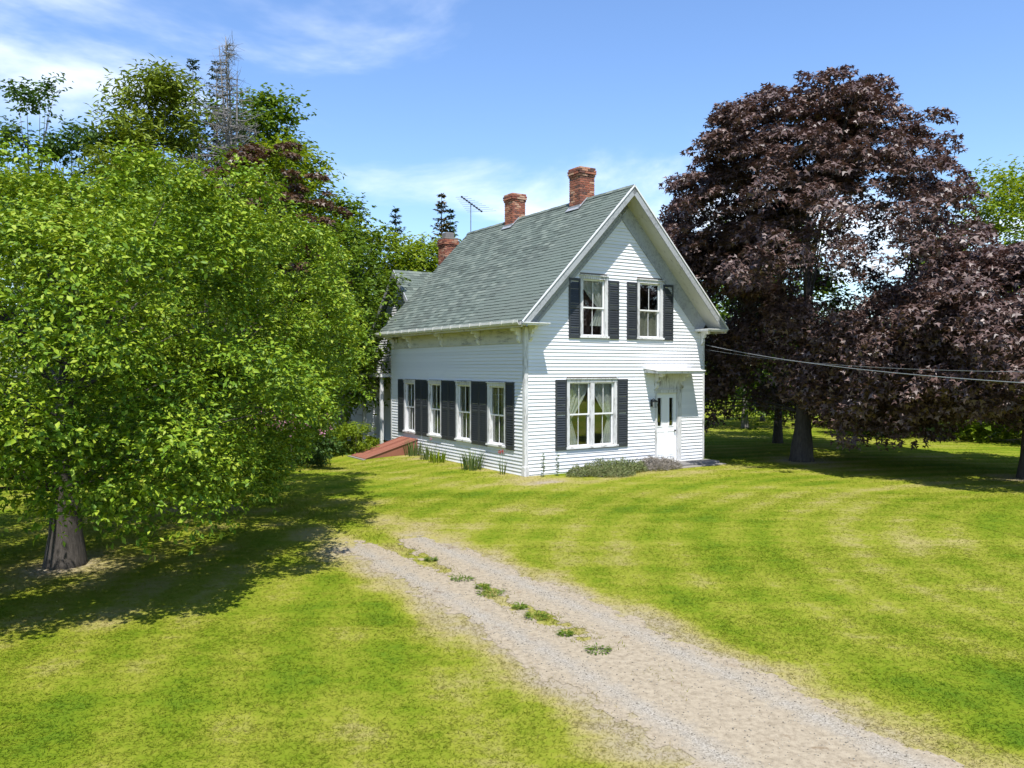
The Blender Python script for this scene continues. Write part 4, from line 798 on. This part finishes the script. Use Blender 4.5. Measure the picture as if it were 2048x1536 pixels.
def blades(name, label, u, v, h, n, sp_r, mat='leaf_iris', flower=None, cat='plant', group=None):
    p = loc3(u, v); t = empty(name, (p.x, p.y, float(gz(p.x, p.y)))); tag(t, label, cat, group); V, F = [], []
    for i in range(n):
        a = rng.uniform(0, 6.28); r = sp_r*math.sqrt(rng.random()); b0 = np.array([math.cos(a)*r, math.sin(a)*r, -.02]); hh = h*rng.uniform(.55, 1.1); ln = rng.uniform(.1, .5)*hh; a2 = a+rng.uniform(-.7, .7); wd = rng.uniform(.008, .016); s = np.array([-math.sin(a2), math.cos(a2), 0])*wd; o_ = np.array([math.cos(a2), math.sin(a2), 0]); k = len(V)
        V += [b0-s, b0+s, b0+o_*ln*.4+np.array([0, 0, hh*.62])-s*.9, b0+o_*ln*.4+np.array([0, 0, hh*.62])+s*.9, b0+o_*ln+np.array([0, 0, hh])]; F += [(k, k+1, k+3), (k, k+3, k+2), (k+2, k+3, k+4)]
    o = link('leaves', npmesh('leaves', V, F, mat), t); o['kind'] = 'stuff'
    if flower:
        for q in range(flower[1]):
            a = rng.uniform(0, 6.28); e = Vector((math.cos(a)*.08, math.sin(a)*.08, h*rng.uniform(1.1, 1.45))); MB().tube([(0, 0, 0), e*.6, e], [.006, .005, .004], 5).build('stem', mat, t)
            c = np.array(e)+rng.standard_normal((26, 3))*.02; link('flower', leafmesh('flower', c, rv(26), rv(26), np.full(26, .035), np.full(26, .03), flower[0]), t)
    return t
blades('iris_clump', 'iris clump beside the red bulkhead', -.35, 6.75, .62, 80, .28)
blades('iris_clump', 'iris clump with a pale flower stem below the second window', -.4, 5.4, .55, 60, .3, flower=('petal_pink', 1))
blades('leafy_weed', 'yellowing weed clump below the third side window', -.45, 4.5, .42, 90, .35, 'leaf_bright')
blades('iris_clump', 'largest spiky iris clump near the front corner', -.5, 2.2, .62, 120, .35)
blades('flower_stalk', 'slim stalk with red flower heads near the corner post', -.3, .75, .5, 16, .1, 'leaf_iris', ('petal_red', 2))
for lb, u, v in (('thin upright weed stalk just right of the corner post', .38, -.35), ('thin upright weed stalk left of the low shrub', .85, -.4)):
    p = loc3(u, v); t = empty('weed_stalk', (p.x, p.y, 0)); tag(t, lb, 'plant'); MB().tube([(0, 0, -.02), (.02, 0, .35), (0, 0, .68)], [.008, .007, .003], 5).build('stem', 'leaf_iris', t)
    z = rng.uniform(.08, .66, 70); a = rng.uniform(0, 6.28, 70); P = np.stack([0*z, 0*z, z], -1); T = np.stack([np.cos(a), np.sin(a), 0*a+.6], -1); o = link('leaves', leafmesh('leaves', P, np.cross(T, rv(70))+np.array([0, 0, 1]), T, np.full(70, .085), np.full(70, .03), 'leaf_iris'), t); o['kind'] = 'stuff'
def mound(name, label, u0, u1, dcen, hh, mat, n, ls, asp):
    p = loc3((u0+u1)/2, -dcen); t = empty(name, (p.x, p.y, 0), ANG); tag(t, label, 'shrub'); hw = (u1-u0)/2
    a = rng.uniform(-1, 1, n); b_ = rng.uniform(-1, 1, n); k = a*a+b_*b_ < 1; a, b_ = a[k], b_[k]; n = len(a); hgt = hh*(1-(a*a+b_*b_))**.35*(.15+1.3*fbm(a*hw*4+7, b_*2.5, 51)); P = np.stack([a*hw, b_*.5, hgt*rng.uniform(.25, 1, n)], -1)
    T = np.stack([a*.6, b_*.6-.1, .6+0*a], -1)+rng.standard_normal((n, 3))*.55; o = link('foliage', leafmesh('foliage', P, rv(n)+np.array([0, -.2, .7]), T, ls*rng.uniform(.6, 1.3, n), ls*asp*np.ones(n), mat), t); o['kind'] = 'stuff'
    mb = MB()
    for i in range(40):
        q = rng.integers(0, n); e = P[q]; mb.tube([(e[0]*.6, e[1]*.5, -.02), (e[0]*.85, e[1]*.8, e[2]*.7), tuple(e)], [.012, .008, .004], 4, False)
    mb.build('stems', 'bark_grey', t)['kind'] = 'stuff'
mound('low_shrub', 'low spreading grey green shrub under the double window', .95, 3.9, .75, .42, 'leaf_juniper', 9000, .075, .28)
mound('dry_shrub', 'dry grey twiggy shrub beside the granite doorstep', 3.6, 5.25, .7, .36, 'twig_grey', 7000, .10, .10)
mound('low_shrub', 'small green shrub sprawling at the lawn edge before the dry shrub', 1.6, 3.0, 1.15, .26, 'leaf_juniper', 3500, .07, .28)
# broad leaved weeds on the drive strip and along its edge
WL = [q+' green weed tuft from the far end of the drive strip' for q in ('first', 'second', 'third', 'fourth', 'fifth', 'sixth', 'seventh', 'eighth')]
for i, (x, y) in enumerate(((-1.3, 12.9), (-.72, 11.75), (-.42, 11.3), (-.28, 11.0), (.1, 10.35), (.3, 9.95), (.62, 9.3), (.95, 8.75))):
    t = empty('drive_weed', (x, y, float(gz(x, y)))); tag(t, WL[i], 'weed', 'weeds along the drive')
    n = 160; a = rng.uniform(0, 6.28, n); r = (.06, .12, .07, .14, .06, .11, .05, .09)[i]*np.sqrt(rng.random(n)); P = np.stack([np.cos(a)*r*1.3, np.sin(a)*r, rng.uniform(.0, .05, n)], -1); o = link('leaves', leafmesh('leaves', P, rv(n)*.5+np.array([0, 0, 1]), np.stack([np.cos(a), np.sin(a), .5+0*a], -1)+.4*rv(n), rng.uniform(.03, .07, n), rng.uniform(.008, .018, n), 'leaf_green'), t); o['kind'] = 'stuff'
print('tris', sum(sum(len(p.vertices)-2 for p in o.data.polygons) if len(o.data.polygons) < 20000 else len(o.data.polygons) for o in bpy.data.objects if o.type == 'MESH'), 'grass', NGRASS, 'objs', len(bpy.data.objects))
